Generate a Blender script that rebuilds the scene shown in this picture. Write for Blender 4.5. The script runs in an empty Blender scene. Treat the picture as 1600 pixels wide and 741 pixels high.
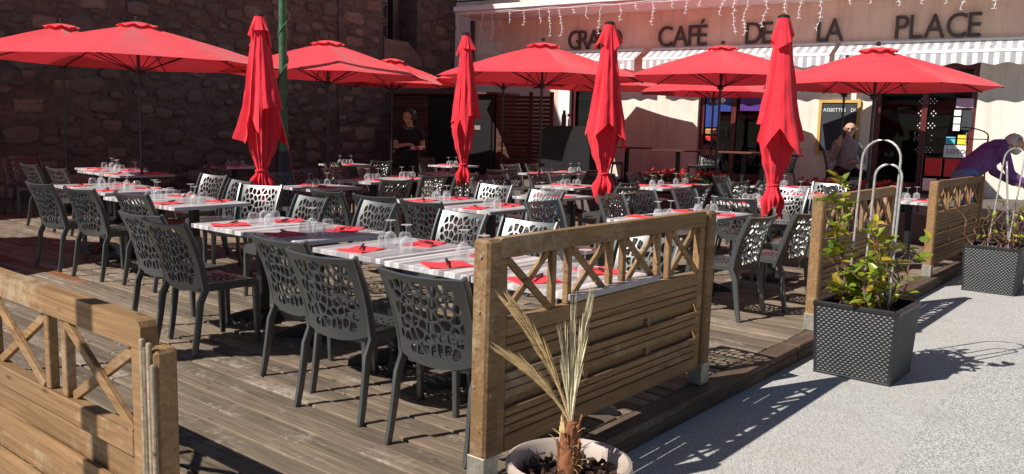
import bpy, bmesh, math, random
from mathutils import Vector, Matrix, noise
from mathutils.geometry import delaunay_2d_cdt

R = math.radians
random.seed(7)
scene = bpy.context.scene
COL = scene.collection

# ------------------------------------------------------------------ camera, sky, sun, exposure
PITCH, ROLL, CAM_H = R(7.43), R(1.5), 1.5
fw = Vector((0, math.cos(PITCH), -math.sin(PITCH)))
r0 = Vector((1, 0, 0)); u0 = r0.cross(fw)
cr = r0 * math.cos(ROLL) + u0 * math.sin(ROLL)
cu = u0 * math.cos(ROLL) - r0 * math.sin(ROLL)
cam_d = bpy.data.cameras.new('camera')
cam = bpy.data.objects.new('camera', cam_d); COL.objects.link(cam)
m = Matrix((cr, cu, -fw)).transposed().to_4x4(); m.translation = (0, 0, CAM_H)
cam.matrix_world = m
cam_d.sensor_width = 36; cam_d.lens = 1300 / 1600 * 36; cam_d.clip_end = 500; cam_d.clip_start = .05
scene.camera = cam

SUN_AZ, SUN_EL = R(63), R(43)          # direction in which shadows fall (from +Y towards +X), elevation
world = bpy.data.worlds.new('World'); scene.world = world; world.use_nodes = True
wn = world.node_tree.nodes; wl = world.node_tree.links
sky = wn.new('ShaderNodeTexSky'); sky.sky_type = 'NISHITA'; sky.sun_disc = False
sky.sun_elevation = SUN_EL; sky.sun_rotation = SUN_AZ + math.pi
sky.air_density = .8; sky.dust_density = .2
wn['Background'].inputs['Strength'].default_value = .05
wl.new(sky.outputs[0], wn['Background'].inputs[0])
sd = bpy.data.lights.new('sun', 'SUN'); sd.energy = 5.0; sd.angle = R(.5); sd.color = (1, .95, .87)
so = bpy.data.objects.new('sun', sd); COL.objects.link(so)
so.rotation_euler = Vector((math.sin(SUN_AZ) * math.cos(SUN_EL), math.cos(SUN_AZ) * math.cos(SUN_EL), -math.sin(SUN_EL))).to_track_quat('-Z', 'Y').to_euler()
so.location = (-10, -10, 20)
vs = scene.view_settings
vs.view_transform = 'Standard'; vs.look = 'None'; vs.gamma = 1; vs.exposure = .45; vs.use_curve_mapping = False
scene.render.engine = 'CYCLES'
scene.cycles.max_bounces = 8; scene.cycles.transparent_max_bounces = 24

# ------------------------------------------------------------------ frames: deck axes a (along street fence) and b (towards church)
TH = R(90 - 39.3)                       # world angle of axis a
D1 = Vector((math.cos(TH), math.sin(TH), 0)); D2 = Vector((-math.sin(TH), math.cos(TH), 0))
ORG = Vector((-.1, 3.37, 0))
def P(a, b, z=0): return ORG + D1 * a + D2 * b + Vector((0, 0, z))

# ------------------------------------------------------------------ material helpers
def newmat(name):
    m = bpy.data.materials.new(name); m.use_nodes = True
    nt = m.node_tree; return m, nt, nt.nodes, nt.links, nt.nodes['Principled BSDF']
def ramp(n, l, src, stops):
    r = n.new('ShaderNodeValToRGB'); cr_ = r.color_ramp
    while len(cr_.elements) < len(stops): cr_.elements.new(.5)
    for e, (p, c) in zip(cr_.elements, stops): e.position = p; e.color = (*c, 1)
    l.new(src, r.inputs[0]); return r.outputs[0]
def mixc(n, l, fac, a, b, mode='MIX'):
    x = n.new('ShaderNodeMix'); x.data_type = 'RGBA'; x.blend_type = mode
    for s, v in ((x.inputs[0], fac), (x.inputs[6], a), (x.inputs[7], b)):
        if hasattr(v, 'links'): l.new(v, s)
        else: s.default_value = v if not isinstance(v, tuple) else (*v, 1)[:4]
    return x.outputs[2]
def tex(n, l, kind, scale, vec=None, **kw):
    t = n.new('ShaderNodeTex' + kind); t.inputs['Scale'].default_value = scale
    for k, v in kw.items():
        if k in t.inputs: t.inputs[k].default_value = v
        else: setattr(t, k, v)
    if vec is not None: l.new(vec, t.inputs['Vector'])
    return t
def coords(n, l, sc=(1, 1, 1), kind='Object', rnd=True):
    c = n.new('ShaderNodeTexCoord'); mp = n.new('ShaderNodeMapping'); mp.inputs['Scale'].default_value = sc
    l.new(c.outputs[kind], mp.inputs['Vector'])
    if rnd:
        oi = n.new('ShaderNodeObjectInfo'); mu = n.new('ShaderNodeMath'); mu.operation = 'MULTIPLY'; mu.inputs[1].default_value = 37
        l.new(oi.outputs['Random'], mu.inputs[0]); l.new(mu.outputs[0], mp.inputs['Location'])
    return mp.outputs[0]
def bump(n, l, b, h, strength=.3, dist=.01):
    x = n.new('ShaderNodeBump'); x.inputs['Strength'].default_value = strength; x.inputs['Distance'].default_value = dist
    l.new(h, x.inputs['Height']); l.new(x.outputs[0], b.inputs['Normal'])
def objrand(n): return n.new('ShaderNodeObjectInfo').outputs['Random']

def plain(name, col, rough=.5, metal=0, var=.12, scale=8, bmp=0, spec=.5):
    m, nt, n, l, b = newmat(name)
    v = coords(n, l)
    t = tex(n, l, 'Noise', scale, v, Detail=5)
    dark = tuple(c * (1 - var) for c in col); lite = tuple(min(1, c * (1 + var)) for c in col)
    l.new(ramp(n, l, t.outputs[0], [(.3, dark), (.7, lite)]), b.inputs['Base Color'])
    b.inputs['Roughness'].default_value = rough; b.inputs['Metallic'].default_value = metal
    b.inputs['Specular IOR Level'].default_value = spec
    if bmp: bump(n, l, b, t.outputs[0], bmp, .005)
    return m
def wood(name, c_dark, c_lite, rough=.75, grain=(1.2, 26, 26), groove=0, wear=None, rnd_amt=.35):
    m, nt, n, l, b = newmat(name)
    v = coords(n, l, grain)
    t = tex(n, l, 'Noise', 2.2, v, Detail=7, Distortion=.6)
    v2 = coords(n, l, (1.5, 4, 4))
    t2 = tex(n, l, 'Noise', 1.6, v2, Detail=3)
    col = ramp(n, l, t.outputs[0], [(.28, c_dark), (.62, c_lite)])
    col = mixc(n, l, ramp(n, l, t2.outputs[0], [(.35, (0, 0, 0)), (.75, (1, 1, 1))]), col, tuple(c * .62 for c in c_lite))
    hv = n.new('ShaderNodeHueSaturation'); l.new(col, hv.inputs['Color'])
    mr = n.new('ShaderNodeMapRange'); mr.inputs['To Min'].default_value = 1 - rnd_amt; mr.inputs['To Max'].default_value = 1 + rnd_amt
    l.new(objrand(n), mr.inputs[0]); l.new(mr.outputs[0], hv.inputs['Value'])
    col = hv.outputs[0]
    # knots
    vk = coords(n, l, (3.1, 11, 11)); tk = tex(n, l, 'Voronoi', 1.3, vk)
    col = mixc(n, l, ramp(n, l, tk.outputs['Distance'], [(.05, (.8, .8, .8)), (.14, (0, 0, 0))]), col, tuple(c * .35 for c in c_dark))
    if wear:
        vw = coords(n, l, (1, 1, 1)); tw = tex(n, l, 'Noise', 16, vw, Detail=8, Roughness=.75)
        tw2 = tex(n, l, 'Noise', 1.7, vw, Detail=2)
        mm = n.new('ShaderNodeMath'); mm.operation = 'MULTIPLY'; l.new(tw.outputs[0], mm.inputs[0]); l.new(tw2.outputs[0], mm.inputs[1])
        col = mixc(n, l, ramp(n, l, mm.outputs[0], [(.29, (0, 0, 0)), (.42, (.75, .75, .75))]), col, wear)
    l.new(col, b.inputs['Base Color']); b.inputs['Roughness'].default_value = rough; b.inputs['Specular IOR Level'].default_value = .3
    h = t.outputs[0]
    if groove:
        c = n.new('ShaderNodeTexCoord'); w = n.new('ShaderNodeTexWave'); w.bands_direction = 'Y'; w.inputs['Scale'].default_value = groove
        l.new(c.outputs['Object'], w.inputs['Vector'])
        ad = n.new('ShaderNodeMath'); ad.operation = 'MULTIPLY_ADD'; ad.inputs[1].default_value = .55
        l.new(w.outputs[0], ad.inputs[0]); l.new(t.outputs[0], ad.inputs[2]); h = ad.outputs[0]
    bump(n, l, b, h, .55, .004)
    return m
def fabric(name, col, trans=.35, weave=900):
    m, nt, n, l, b = newmat(name)
    v = coords(n, l); t = tex(n, l, 'Noise', 3, v, Detail=4)
    c = ramp(n, l, t.outputs[0], [(.3, tuple(x * .9 for x in col)), (.7, tuple(min(1, x * 1.05) for x in col))])
    l.new(c, b.inputs['Base Color']); b.inputs['Roughness'].default_value = .85; b.inputs['Specular IOR Level'].default_value = .25
    b.inputs['Sheen Weight'].default_value = .25
    t3 = tex(n, l, 'Noise', 5, v, Detail=3); bump(n, l, b, t3.outputs[0], .25, .03)
    tr = n.new('ShaderNodeBsdfTranslucent'); l.new(c, tr.inputs[0])
    mx = n.new('ShaderNodeMixShader'); mx.inputs[0].default_value = trans
    l.new(b.outputs[0], mx.inputs[1]); l.new(tr.outputs[0], mx.inputs[2]); l.new(mx.outputs[0], n['Material Output'].inputs[0])
    return m
def glassy(name, tint=(.96, .97, .97), rough=.03, body=.06, bmp=False, gloss=.35, base=.9):
    m, nt, n, l, b = newmat(name)
    b.inputs['Base Color'].default_value = (base, base * 1.02, base * 1.03, 1); b.inputs['Roughness'].default_value = rough
    tr = n.new('ShaderNodeBsdfTransparent'); tr.inputs[0].default_value = (*tint, 1)
    lw = n.new('ShaderNodeLayerWeight'); lw.inputs[0].default_value = .35
    mr = n.new('ShaderNodeMapRange'); mr.inputs['To Min'].default_value = body; mr.inputs['To Max'].default_value = gloss
    l.new(lw.outputs['Facing'], mr.inputs[0])
    mx = n.new('ShaderNodeMixShader'); l.new(mr.outputs[0], mx.inputs[0])
    l.new(tr.outputs[0], mx.inputs[1]); l.new(b.outputs[0], mx.inputs[2]); l.new(mx.outputs[0], n['Material Output'].inputs[0])
    if bmp:
        v = coords(n, l, rnd=False); t = tex(n, l, 'Voronoi', 95, v); bump(n, l, b, t.outputs['Distance'], .9, .004)
    return m

M = {}
M['fence'] = wood('weathered_pine', (.15, .076, .03), (.31, .18, .083), wear=(.36, .27, .18), rnd_amt=.14)
M['grey_post'] = wood('grey_weathered_wood', (.10, .07, .045), (.3, .23, .16), wear=(.4, .36, .3))
M['deck'] = wood('weathered_deck_board', (.092, .067, .048), (.235, .178, .126), grain=(1.4, 20, 20), groove=7, wear=(.37, .32, .265), rnd_amt=.34)
M['rust'] = wood('rust_brown_deck_board', (.15, .055, .02), (.31, .125, .048), groove=8.5, wear=(.3, .2, .13))
M['beam'] = wood('dark_edge_beam', (.05, .03, .021), (.13, .085, .06), wear=(.2, .16, .13), rnd_amt=.12)
M['slat'] = wood('dark_brown_slat', (.05, .02, .012), (.12, .05, .03))
M['chair'] = plain('anthracite_chair_plastic', (.042, .047, .048), .36, var=.08, scale=40, bmp=.04, spec=.95)
_cb = M['chair'].node_tree.nodes['Principled BSDF']; _cb.inputs['Coat Weight'].default_value = .7; _cb.inputs['Coat Roughness'].default_value = .42
M['black'] = plain('black_painted_metal', (.012, .012, .013), .4)
M['pole'] = plain('dark_grey_pole_metal', (.05, .05, .055), .35, .6)
M['galv'] = plain('galvanised_steel', (.36, .34, .29), .45, .55, var=.25, scale=30)
M['steel'] = plain('steel_blade', (.6, .6, .6), .25, 1)
M['hoop'] = plain('pale_grey_tube', (.45, .43, .41), .35, .4, var=.25, scale=30)
M['red'] = fabric('red_parasol_cloth', (.80, .03, .05), .19)
M['redc'] = fabric('red_folded_cloth', (.80, .028, .05), .16)
M['palecloth'] = fabric('pale_blue_cloth', (.42, .5, .56), .15)
M['napkin'] = plain('red_paper_napkin', (.75, .045, .06), .8)
M['white_aw'] = fabric('white_awning_cloth', (.8, .79, .77), .15)
M['grey_aw'] = fabric('grey_awning_cloth', (.42, .41, .44), .15)
M['peach'] = plain('peach_render', (.76, .55, .43), .9, var=.07, scale=3, bmp=.25)
M['cream'] = plain('cream_render', (.76, .69, .60), .9, var=.06, scale=4, bmp=.25)
for k_ in ('peach', 'cream'):
    nt_ = M[k_].node_tree; n_, l_ = nt_.nodes, nt_.links; b0_ = n_['Principled BSDF']; src_ = b0_.inputs['Base Color'].links[0].from_socket
    v_ = coords(n_, l_, (5, 5, .5)); t_ = tex(n_, l_, 'Noise', 1.2, v_, Detail=6, Roughness=.65); v2_ = coords(n_, l_, (1, 1, 1)); t2_ = tex(n_, l_, 'Noise', .8, v2_, Detail=4)
    c_ = mixc(n_, l_, ramp(n_, l_, t_.outputs[0], [(.48, (0, 0, 0)), (.72, (.35, .35, .35))]), src_, (.32, .22, .17)); c_ = mixc(n_, l_, ramp(n_, l_, t2_.outputs[0], [(.45, (0, 0, 0)), (.8, (.3, .3, .3))]), c_, (.45, .36, .3))
    l_.new(c_, b0_.inputs['Base Color'])
M['pinkw'] = plain('rose_render', (.62, .40, .34), .9, var=.06, scale=4, bmp=.25)
M['whitetrim'] = plain('white_painted_trim', (.8, .78, .75), .6, var=.05)
M['letter'] = plain('dark_brown_letter', (.06, .04, .035), .5)
M['maroon'] = plain('maroon_door_paint', (.10, .014, .016), .4)
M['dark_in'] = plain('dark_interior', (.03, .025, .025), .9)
M['pane'] = glassy('window_pane', (.30, .31, .31), .02, .3, gloss=.6, base=.008)
M['glass'] = glassy('drinking_glass', (.95, .96, .96), .04, .07, gloss=.6, base=.85)
M['tumbler'] = glassy('hobnail_glass', (.9, .9, .91), .06, .08, True, gloss=.5, base=.7)
M['blue'] = plain('blue_poster', (.02, .05, .25), .4)
M['violet'] = plain('violet_poster', (.08, .03, .22), .4)
M['white'] = plain('white_print', (.8, .8, .8), .6, var=.03)
M['orange'] = plain('orange_sign', (.7, .32, .08), .5)
M['yellow'] = plain('yellow_print', (.8, .62, .05), .6)
M['cyan'] = plain('cyan_print', (.1, .5, .65), .6)
M['lilac'] = plain('lilac_leaflet', (.55, .35, .5), .6)
M['redp'] = plain('red_print', (.6, .03, .04), .5)
M['slate'] = plain('chalkboard_slate', (.03, .035, .045), .7)
M['yframe'] = plain('ochre_wood_frame', (.55, .33, .09), .6)
M['green'] = plain('green_cast_iron', (.04, .115, .055), .45, .1, var=.35, scale=12, bmp=.4)
M['terracotta'] = plain('taupe_plastic_pot', (.42, .34, .29), .55, var=.05)
M['soil'] = plain('bark_mulch', (.07, .035, .02), .95, var=.5, scale=60, bmp=1)
M['rattan'] = plain('black_woven_resin', (.015, .0155, .017), .46, var=.35, scale=9)
M['palm_trunk'] = plain('palm_trunk_fibre', (.22, .085, .035), .9, var=.5, scale=40, bmp=.8)
M['straw'] = wood('dry_palm_leaf', (.42, .24, .09), (.72, .52, .26), rnd_amt=.2)
M['pale_straw'] = wood('pale_dry_palm_leaf', (.45, .36, .20), (.72, .63, .42), rnd_amt=.2)
M['twig'] = plain('brown_twig', (.16, .075, .05), .8, var=.3, scale=30)
M['plaza'] = plain('cafe_terrace_stone', (.12, .10, .088), .85, var=.2, scale=2, bmp=.3)
M['bulb'] = plain('white_light_wire', (.8, .8, .8), .4, var=.02)
M['skin'] = plain('skin', (.5, .28, .2), .5, var=.06)
M['hair_d'] = plain('dark_hair', (.012, .008, .007), .5)
M['hair_g'] = plain('grey_hair', (.5, .47, .43), .7, var=.3, scale=60)
M['blackcloth'] = plain('black_cotton', (.012, .011, .012), .85)
M['purple'] = plain('purple_sweatshirt', (.14, .05, .19), .9, var=.25, scale=14, bmp=.8)
M['jeans'] = plain('blue_jeans', (.10, .2, .36), .85, var=.25, scale=30)
M['greycloth'] = plain('grey_sweater', (.26, .25, .25), .9, var=.12)
M['geranium'] = plain('red_petals', (.55, .03, .025), .6, var=.3, scale=60)
M['leafdark'] = plain('dark_green_leaf', (.03, .07, .018), .5, var=.3)

def street_mat():
    m, nt, n, l, b = newmat('exposed_aggregate_paving')
    v = coords(n, l, rnd=False)
    t = tex(n, l, 'Voronoi', 95, v, Randomness=1); t2 = tex(n, l, 'Noise', 230, v, Detail=3); t3 = tex(n, l, 'Noise', .9, v, Detail=6)
    c = ramp(n, l, t.outputs['Color'], [(.1, (.22, .215, .205)), (.4, (.42, .41, .395)), (.9, (.6, .585, .56))])
    c = mixc(n, l, .4, c, ramp(n, l, t2.outputs[0], [(.35, (.24, .235, .225)), (.7, (.6, .585, .555))]))
    c = mixc(n, l, ramp(n, l, t3.outputs[0], [(.4, (0, 0, 0)), (.75, (.45, .45, .45))]), c, (.38, .36, .33))
    t6 = tex(n, l, 'Noise', 2.6, v, Detail=8, Roughness=.7); c = mixc(n, l, ramp(n, l, t6.outputs[0], [(.52, (0, 0, 0)), (.75, (.5, .5, .5))]), c, (.30, .27, .235))
    l.new(c, b.inputs['Base Color']); b.inputs['Roughness'].default_value = .85
    bump(n, l, b, t.outputs['Distance'], .6, .006)
    return m
M['street'] = street_mat()
def asphalt_mat():
    m, nt, n, l, b = newmat('grey_asphalt_strip')
    v = coords(n, l, rnd=False); t = tex(n, l, 'Voronoi', 130, v); t3 = tex(n, l, 'Noise', 1.3, v, Detail=5)
    c = ramp(n, l, t.outputs['Color'], [(.1, (.19, .188, .182)), (.5, (.41, .405, .39)), (.95, (.63, .62, .6))])
    c = mixc(n, l, ramp(n, l, t3.outputs[0], [(.4, (0, 0, 0)), (.8, (.4, .4, .4))]), c, (.3, .29, .275))
    l.new(c, b.inputs['Base Color']); b.inputs['Roughness'].default_value = .85; bump(n, l, b, t.outputs['Distance'], .6, .006)
    return m
M['asphalt'] = asphalt_mat()
def mortar_mat():
    m, nt, n, l, b = newmat('lime_mortar')
    v = coords(n, l, rnd=False); t = tex(n, l, 'Noise', 1.1, v, Detail=7); v5 = coords(n, l, (3.2, 3.2, 5.2), rnd=False); dn = tex(n, l, 'Noise', 3, v, Detail=3); v6 = mixc(n, l, .12, v5, dn.outputs[1], 'ADD'); t2 = tex(n, l, 'Voronoi', 1, v6); t5 = tex(n, l, 'Voronoi', 1, v6, feature='DISTANCE_TO_EDGE'); t4 = tex(n, l, 'Noise', 14, v, Detail=6)
    c = ramp(n, l, t.outputs[0], [(.3, (.045, .034, .032)), (.7, (.11, .084, .074))])
    c = mixc(n, l, .5, c, ramp(n, l, t4.outputs[0], [(.3, (.05, .038, .035)), (.7, (.19, .15, .13))]))
    sc5 = ramp(n, l, t2.outputs['Color'], [(.1, (.06, .047, .043)), (.5, (.115, .09, .08)), (.9, (.145, .115, .1))])
    c = mixc(n, l, ramp(n, l, t5.outputs[0], [(.05, (0, 0, 0)), (.14, (.75, .75, .75))]), c, sc5)
    l.new(c, b.inputs['Base Color']); b.inputs['Roughness'].default_value = .95
    ad = n.new('ShaderNodeMath'); ad.operation = 'ADD'; l.new(t4.outputs[0], ad.inputs[0]); l.new(t2.outputs['Distance'], ad.inputs[1])
    bump(n, l, b, ad.outputs[0], .9, .05)
    return m
M['mortar'] = mortar_mat()
def stone_mat(name, stops):
    m, nt, n, l, b = newmat(name)
    v = coords(n, l); t = tex(n, l, 'Noise', 4, v, Detail=8, Roughness=.65)
    c = ramp(n, l, objrand(n), stops)
    c = mixc(n, l, ramp(n, l, t.outputs[0], [(.35, (0, 0, 0)), (.7, (.75, .75, .75))]), c, (.10, .075, .068))
    l.new(c, b.inputs['Base Color']); b.inputs['Roughness'].default_value = .92; bump(n, l, b, t.outputs[0], .9, .03)
    return m
M['stone'] = stone_mat('church_rubble_stone', [(0, (.11, .088, .08)), (.3, (.165, .127, .108)), (.6, (.135, .116, .112)), (.85, (.25, .19, .155)), (1, (.105, .094, .098))])
M['ashlar'] = stone_mat('church_dressed_stone', [(0, (.2, .14, .115)), (.5, (.30, .215, .17)), (1, (.24, .18, .155))])
def tabletop_mat():
    m, nt, n, l, b = newmat('whitewashed_plank_laminate')
    c0 = n.new('ShaderNodeTexCoord'); sp = n.new('ShaderNodeSeparateXYZ'); l.new(c0.outputs['Object'], sp.inputs[0])
    oi = n.new('ShaderNodeObjectInfo')
    sn = n.new('ShaderNodeMath'); sn.operation = 'MULTIPLY_ADD'; sn.inputs[1].default_value = 26; l.new(sp.outputs[1], sn.inputs[0])
    rm = n.new('ShaderNodeMath'); rm.operation = 'MULTIPLY'; rm.inputs[1].default_value = 50; l.new(oi.outputs['Random'], rm.inputs[0]); l.new(rm.outputs[0], sn.inputs[2])
    fl = n.new('ShaderNodeMath'); fl.operation = 'FLOOR'; l.new(sn.outputs[0], fl.inputs[0])
    wnz = n.new('ShaderNodeTexWhiteNoise'); wnz.noise_dimensions = '1D'; l.new(fl.outputs[0], wnz.inputs['W'])
    c = ramp(n, l, wnz.outputs['Value'], [(0, (.25, .23, .245)), (.4, (.40, .38, .39)), (.7, (.56, .55, .55)), (1, (.74, .73, .72))])
    v = coords(n, l, (2.2, 45, 45)); t = tex(n, l, 'Noise', 2, v, Detail=6)
    c = mixc(n, l, ramp(n, l, t.outputs[0], [(.5, (0, 0, 0)), (.72, (.8, .8, .8))]), c, (.25, .225, .235))
    fr = n.new('ShaderNodeMath'); fr.operation = 'FRACT'; l.new(sn.outputs[0], fr.inputs[0])
    c = mixc(n, l, ramp(n, l, fr.outputs[0], [(0, (.6, .6, .6)), (.07, (0, 0, 0))]), c, (.2, .18, .18))
    l.new(c, b.inputs['Base Color']); b.inputs['Roughness'].default_value = .33
    return m
M['tabletop'] = tabletop_mat()
def leaf_mat():
    m, nt, n, l, b = newmat('yellow_green_leaf')
    c = ramp(n, l, objrand(n), [(0, (.10, .17, .02)), (.45, (.24, .30, .025)), (.85, (.45, .42, .035)), (.95, (.4, .26, .03)), (1, (.28, .07, .02))])
    l.new(c, b.inputs['Base Color']); b.inputs['Roughness'].default_value = .32
    tr = n.new('ShaderNodeBsdfTranslucent'); l.new(c, tr.inputs[0]); mx = n.new('ShaderNodeMixShader'); mx.inputs[0].default_value = .3
    l.new(b.outputs[0], mx.inputs[1]); l.new(tr.outputs[0], mx.inputs[2]); l.new(mx.outputs[0], n['Material Output'].inputs[0])
    return m
M['leaf'] = leaf_mat()

# ------------------------------------------------------------------ mesh helpers
class MB:
    def __init__(s): s.bm = bmesh.new()
    def box(s, c, size, bev=0, rot=None, mi=0):
        g = bmesh.ops.create_cube(s.bm, size=1, matrix=Matrix.Diagonal((*size, 1)))
        vs_ = g['verts']
        if bev:
            es = list({e for v in vs_ for e in v.link_edges})
            r = bmesh.ops.bevel(s.bm, geom=es, offset=bev, segments=1, affect='EDGES', profile=.5)
            vs_ = list({v for f in r['faces'] for v in f.verts} | {v for v in vs_ if v.is_valid})
        M_ = Matrix.Translation(c) @ (rot.to_4x4() if rot else Matrix.Identity(4))
        bmesh.ops.transform(s.bm, matrix=M_, verts=vs_)
        if mi:
            for f in {f for v in vs_ for f in v.link_faces}: f.material_index = mi
        return s
    def bar(s, p0, p1, w, h, bev=0, up=Vector((0, 0, 1))):
        """rectangular bar from p0 to p1, w across, h along 'up'"""
        p0, p1 = Vector(p0), Vector(p1); d = p1 - p0; x = d.normalized()
        y = up.cross(x).normalized(); z = x.cross(y)
        return s.box((p0 + p1) / 2, (d.length, w, h), bev, Matrix((x, y, z)).transposed())
    def tube(s, pts, rad, n=8, cap=True):
        pts = [Vector(p) for p in pts]; rads = rad if isinstance(rad, (list, tuple)) else [rad] * len(pts)
        rings = []; ref = None
        for i, p in enumerate(pts):
            t = (pts[min(i + 1, len(pts) - 1)] - pts[max(i - 1, 0)]).normalized()
            if ref is None: ref = Vector((0, 0, 1)) if abs(t.z) < .9 else Vector((1, 0, 0))
            x = ref.cross(t)
            if x.length < 1e-5: x = Vector((1, 0, 0)).cross(t)
            x.normalize(); y = t.cross(x); ref = y.cross(x) if False else ref
            rings.append([s.bm.verts.new(p + (x * math.cos(2 * math.pi * k / n) + y * math.sin(2 * math.pi * k / n)) * rads[i]) for k in range(n)])
        for a, b in zip(rings, rings[1:]):
            for k in range(n): s.bm.faces.new((a[k], a[(k + 1) % n], b[(k + 1) % n], b[k]))
        if cap:
            s.bm.faces.new(rings[0][::-1]); s.bm.faces.new(rings[-1])
        return s
    def lathe(s, prof, n=20, c=(0, 0, 0), close=False):
        c = Vector(c); rings = []
        for r_, z in prof:
            if r_ < 1e-5: rings.append([s.bm.verts.new(c + Vector((0, 0, z)))])
            else: rings.append([s.bm.verts.new(c + Vector((r_ * math.cos(2 * math.pi * k / n), r_ * math.sin(2 * math.pi * k / n), z))) for k in range(n)])
        for a, b in zip(rings, rings[1:]):
            for k in range(n):
                q = (k + 1) % n
                if len(a) == 1 and len(b) == 1: continue
                if len(a) == 1: s.bm.faces.new((a[0], b[q], b[k]))
                elif len(b) == 1: s.bm.faces.new((a[k], a[q], b[0]))
                else: s.bm.faces.new((a[k], a[q], b[q], b[k]))
        return s
    def poly(s, pts, mi=0):
        f = s.bm.faces.new([s.bm.verts.new(p) for p in pts]); f.material_index = mi; return s
    def prism(s, pts2, y0, y1):
        """polygon in x,z extruded along y"""
        a = [s.bm.verts.new((x, y0, z)) for x, z in pts2]; b = [s.bm.verts.new((x, y1, z)) for x, z in pts2]
        s.bm.faces.new(a); s.bm.faces.new(b[::-1]); k = len(a)
        for i in range(k): s.bm.faces.new((a[i], b[i], b[(i + 1) % k], a[(i + 1) % k]))
        return s
    def mesh(s, name, mat, smooth=None):
        bmesh.ops.recalc_face_normals(s.bm, faces=s.bm.faces)
        me = bpy.data.meshes.new(name); s.bm.to_mesh(me); s.bm.free()
        for x in (mat if isinstance(mat, (list, tuple)) else [mat]): me.materials.append(M[x] if isinstance(x, str) else x)
        if smooth:
            me.polygons.foreach_set('use_smooth', [True] * len(me.polygons)); me.set_sharp_from_angle(angle=R(smooth))
        return me
    def build(s, name, mat, parent=None, smooth=None, loc=None, rz=0):
        return obj(name, s.mesh(name, mat, smooth), parent, loc, rz)
def obj(name, me, parent=None, loc=None, rz=0):
    o = bpy.data.objects.new(name, me); COL.objects.link(o); o.parent = parent
    if loc is not None: o.location = loc
    if rz: o.rotation_euler = (0, 0, rz)
    return o
def tag(o, label=None, cat=None, group=None, kind=None):
    for k, v in (('label', label), ('category', cat), ('group', group), ('kind', kind)):
        if v: o[k] = v
    return o
def thing(name, label, cat, loc=(0, 0, 0), rz=0, group=None):
    o = bpy.data.objects.new(name, None); COL.objects.link(o); o.location = loc; o.rotation_euler = (0, 0, rz)
    o.empty_display_size = .1
    return tag(o, label, cat, group)
def dup(root, loc, rz, label, group=None):
    r = root.copy(); COL.objects.link(r); r.location = loc; r.rotation_euler = (0, 0, rz); r['label'] = label
    if group: r['group'] = group
    for ch in root.children:
        c = ch.copy(); COL.objects.link(c); c.parent = r
        for g in ch.children:
            d = g.copy(); COL.objects.link(d); d.parent = c
    return r
def mesh_from(verts, faces, name, mat, smooth=None):
    me = bpy.data.meshes.new(name); me.from_pydata(verts, [], faces); me.validate()
    for x in (mat if isinstance(mat, (list, tuple)) else [mat]): me.materials.append(M[x])
    if smooth:
        me.polygons.foreach_set('use_smooth', [True] * len(me.polygons)); me.set_sharp_from_angle(angle=R(smooth))
    return me
def text_mesh(txt, size, depth, mat, name='letter'):
    cu_ = bpy.data.curves.new('t', 'FONT'); cu_.body = txt; cu_.size = size; cu_.extrude = depth; cu_.resolution_u = 4; cu_.offset = .002 if size > .3 else 0
    o = bpy.data.objects.new('t', cu_); COL.objects.link(o)
    dg = bpy.context.evaluated_depsgraph_get(); me = bpy.data.meshes.new_from_object(o.evaluated_get(dg))
    bpy.data.objects.remove(o); bpy.data.curves.remove(cu_)
    me.name = name; me.materials.clear(); me.materials.append(M[mat]); return me

# ================================================================== SETTING
# street sheet, reaching far
b_ = MB(); b_.poly([(-150, -150, 0), (150, -150, 0), (150, 150, 0), (-150, 150, 0)])
tag(b_.build('street_pavement', 'street', loc=(0, 0, -.12)), kind='structure')
# darker asphalt strip along the street, its edge curving
pts = [P(a, b, -.116) for a, b in [(-4, -1.5), (0, -1.36), (1.66, -1.22), (2.52, -1.13), (3.2, -1.12), (4.1, -1.17), (5.5, -1.24), (8, -1.4), (14, -1.9), (30, -3.4), (30, -9), (-4, -9)]]
b_ = MB(); b_.poly(pts)
tag(b_.build('asphalt_strip', 'asphalt'), kind='structure')

# deck: joist bed, boards, edge beams
DA0, DA1, DB0, DB1 = -1.62, 10.35, 0.02, 13.4
deck = MB().box(((DA0 + DA1) / 2, (DB0 + DB1) / 2, -.079), (DA1 - DA0, DB1 - DB0, .08)).build('deck', 'beam', loc=ORG, rz=TH)
tag(deck, kind='structure')
W_ = .124; na = int((DA1 - DA0) / W_)
rustcol = int((.78 - DA0) / W_)
for i in range(na):
    a = DA0 + (i + .5) * W_
    near = a < 6
    cuts = [DB0 + .0]; x = DB0 + random.uniform(1.2, 3.6)
    while x < DB1 - 1:
        cuts.append(x); x += random.uniform(3.2, 4.2) if near else 6.5
    cuts.append(DB1)
    for c0, c1 in zip(cuts, cuts[1:]):
        h = .034 + random.uniform(-.002, .002)
        mb = MB().box((0, 0, 0), (c1 - c0 - .005, W_ - .011, h), .004)
        o = mb.build('plank', 'rust' if i == rustcol and c0 > 2 and random.random() < .85 else 'deck', deck)
        o.location = (a, (c0 + c1) / 2, -h / 2 + random.uniform(-.0015, .0015)); o.rotation_euler = (0, random.uniform(-.006, .006), R(90) + random.uniform(-.0008, .0008))
for a0, a1 in ((-1.62, .55), (.56, 3.3), (3.31, 6.1), (6.11, 8.3), (8.31, 10.35)):
    MB().box(((a0 + a1) / 2, -.055, -.022), (a1 - a0 - .006, .14, .044), .006).build('edge_board', 'beam', deck)
    MB().box(((a0 + a1) / 2, -.105, -.083), (a1 - a0 - .012, .03, .074), .004).build('fascia_board', 'beam', deck)

# cafe terrace: one step higher behind the deck
tz = .42
ter = MB().box((14.4, 1.5, tz / 2 - .06), (8, 36, tz + .12), .01).build('cafe_terrace', 'plaza', loc=ORG, rz=TH); tag(ter, kind='structure')

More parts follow.
